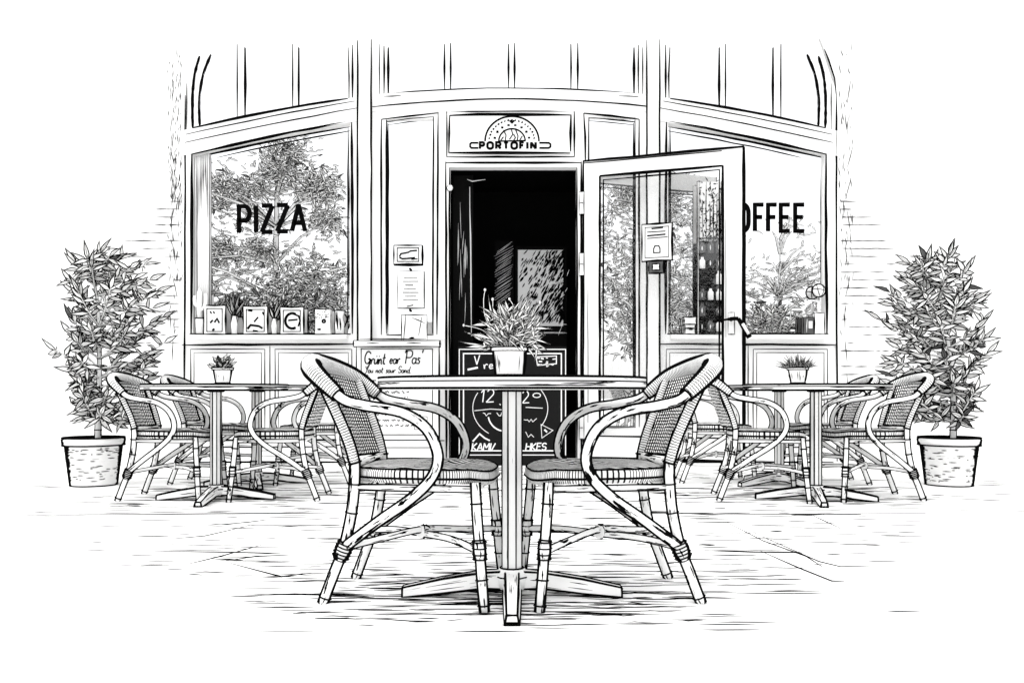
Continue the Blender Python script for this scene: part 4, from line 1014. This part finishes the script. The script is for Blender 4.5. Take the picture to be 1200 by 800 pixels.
# ------------------------------------------------------------------ across the street: what the shop windows mirror
def street_tree(x, y, z0, z1, R, n, seed, label, L=.21, xlim=None, trunk=.22, dark=.06):
    rr = random.Random(seed); org = (x, y, 0)
    t = thing('street_tree', label, 'tree', org, group='street trees across the road')
    tr = MB(); P = catmull([(x,y,0),(x+.05,y,z0*.6),(x-.05,y,z0+.5),(x,y,z1-.6)], 5); tr.tube(P, [trunk-trunk*.8*i/len(P) for i in range(len(P))], 'trunk', 10)
    cr = MB(); clumps = []
    for i in range(46):
        a = rr.uniform(0,2*math.pi); u = rr.random(); z = z0+(z1-z0)*u; q = R*math.sin(math.pi*(.12+.8*u))*rr.uniform(.25,1)
        c = Vector((x+q*math.cos(a), y+q*math.sin(a)*.7, z)); clumps.append((c, rr.uniform(.45,.95)))
        b = min(P, key=lambda p: abs(p.z-(z-.6))); tr.tube([b, b.lerp(c,.5)+Vector((0,0,.15)), c], [.06,.04,.02], 'trunk', 6)
    for i in range(n):
        c, s = rr.choice(clumps); p = c + Vector((rr.gauss(0,.5), rr.gauss(0,.4), rr.gauss(0,.36)))*s
        if xlim and not xlim[0] < p.x < xlim[1]: continue
        if (p.x-x)**2+((p.z-5.1)*1.5)**2 < .9 and rr.random() < .75: continue
        d = Vector((rr.gauss(0,1), rr.gauss(0,.4), rr.gauss(0,.55)))
        cr.leaf(p, d, (rr.uniform(-.3,.3), 1, .5), L*rr.uniform(.5,1.4), L*.36, .0168, fill='leafd' if rr.random() < dark else 'leaf', droop=rr.uniform(-.4,.5), rib=0)
    tr.build('trunk', t, org); cr.build('crown', t, org)
street_tree(-6.3, -6.0, 2.0, 7.2, 3.7, 5200, 31, 'broad street tree mirrored in the pizza window', xlim=(-9.5,-4.35))
street_tree(-8.6, -7.5, 2.0, 5.0, 2.0, 500, 32, 'lower street tree mirrored at the left of the pizza window', xlim=(-11,-4.6))
street_tree(3.6, -6.2, 2.0, 6.6, 1.7, 2300, 33, 'slim street tree mirrored in the glass behind the open door', L=.21, xlim=(2.3,6.0))
street_tree(5.6, -8.6, 1.8, 6.2, 1.6, 1700, 36, 'smaller street tree mirrored behind the door handle', L=.21, xlim=(2.3,6.6))
h = MB(); rr = random.Random(2)                                          # clipped hedge row below the trees
def hedge(x0, x1, y, z1, n, seed, label):
    rr = random.Random(seed); m = MB(); org = ((x0+x1)/2, y, 0)
    t = thing('hedge', label, 'hedge', org)
    b = MB(); b.tube([(x0,y,.3),((x0+x1)/2,y,.3),(x1,y,.3)], .12, 'trunk', 8)
    for i in range(8): xx = x0+(x1-x0)*(i+.5)/8; b.tube([(xx,y,0),(xx,y,z1*.5),(xx+.1,y,z1*.85)], [.05,.04,.02], 'trunk', 6)
    b.build('stems', t, org)
    for i in range(n):
        p = (rr.uniform(x0,x1), y+rr.uniform(-.5,.6), z1*rr.random()**.6)
        m.leaf(p, (rr.gauss(0,1), rr.gauss(0,.4), rr.gauss(0,.4)), (0,1,.6), rr.uniform(.15,.36), .085, .018, fill='leafd' if rr.random() < .08 else 'leaf', rib=.8)
    m.build('leaves', t, org)
street_tree(8.3, -9.5, 2.0, 6.0, 2.1, 620, 37, 'thin airy street tree mirrored in the coffee window', xlim=(6.9,11.5), trunk=.10, dark=.0)
hedge(-9.6, -4.5, -5.4, 3.3, 1500, 41, 'tall hedge mirrored along the bottom of the pizza window')
hedge(5.4, 10.4, -6.6, 3.5, 700, 42, 'low hedge mirrored along the bottom of the coffee window')
# ------------------------------------------------------------------ light, sky, camera
el, az = math.radians(68), math.radians(205)
w = bpy.data.worlds.new('World'); scene.world = w; w.use_nodes = True
nt = w.node_tree; bg = nt.nodes['Background']
sky = nt.nodes.new('ShaderNodeTexSky'); sky.sky_type = 'NISHITA'; sky.sun_disc = False; sky.sun_elevation = el; sky.sun_rotation = az; sky.air_density = 1; sky.dust_density = 1; sky.ozone_density = 1
hs = nt.nodes.new('ShaderNodeHueSaturation'); hs.inputs['Saturation'].default_value = .06
nt.links.new(sky.outputs[0], hs.inputs['Color']); nt.links.new(hs.outputs[0], bg.inputs[0]); bg.inputs[1].default_value = .12
sd = bpy.data.lights.new('sun', 'SUN'); sd.energy = 1.5; sd.angle = math.radians(80); sd.color = (1, .985, .97)
so = bpy.data.objects.new('sun', sd); COL.objects.link(so)
dirv = Vector((math.sin(az)*math.cos(el), math.cos(az)*math.cos(el), math.sin(el)))
so.rotation_euler = dirv.to_track_quat('Z', 'Y').to_euler(); so.location = (0, -5, 12)
cam = bpy.data.cameras.new('camera'); co_ = bpy.data.objects.new('camera', cam); COL.objects.link(co_)
cam.sensor_width = 36; cam.lens = 36*F/1200; cam.shift_y = 59/1200; cam.clip_start = .05; cam.clip_end = 500
co_.location = (0, 0, CH); co_.rotation_euler = (math.pi/2, 0, 0)
scene.camera = co_
vs = scene.view_settings; vs.view_transform = 'Standard'; vs.look = 'None'; vs.exposure = 1.05; vs.gamma = 1; vs.use_curve_mapping = False
scene.cycles.max_bounces = 14; scene.cycles.diffuse_bounces = 12; scene.cycles.transmission_bounces = 12; scene.cycles.glossy_bounces = 6; scene.cycles.transparent_max_bounces = 12; scene.cycles.use_denoising = True; scene.cycles.denoiser = 'OPENIMAGEDENOISE'; scene.cycles.denoising_input_passes = 'RGB_ALBEDO_NORMAL'
scene.cycles.pixel_filter_type = 'BLACKMAN_HARRIS'; scene.cycles.filter_width = 1.5
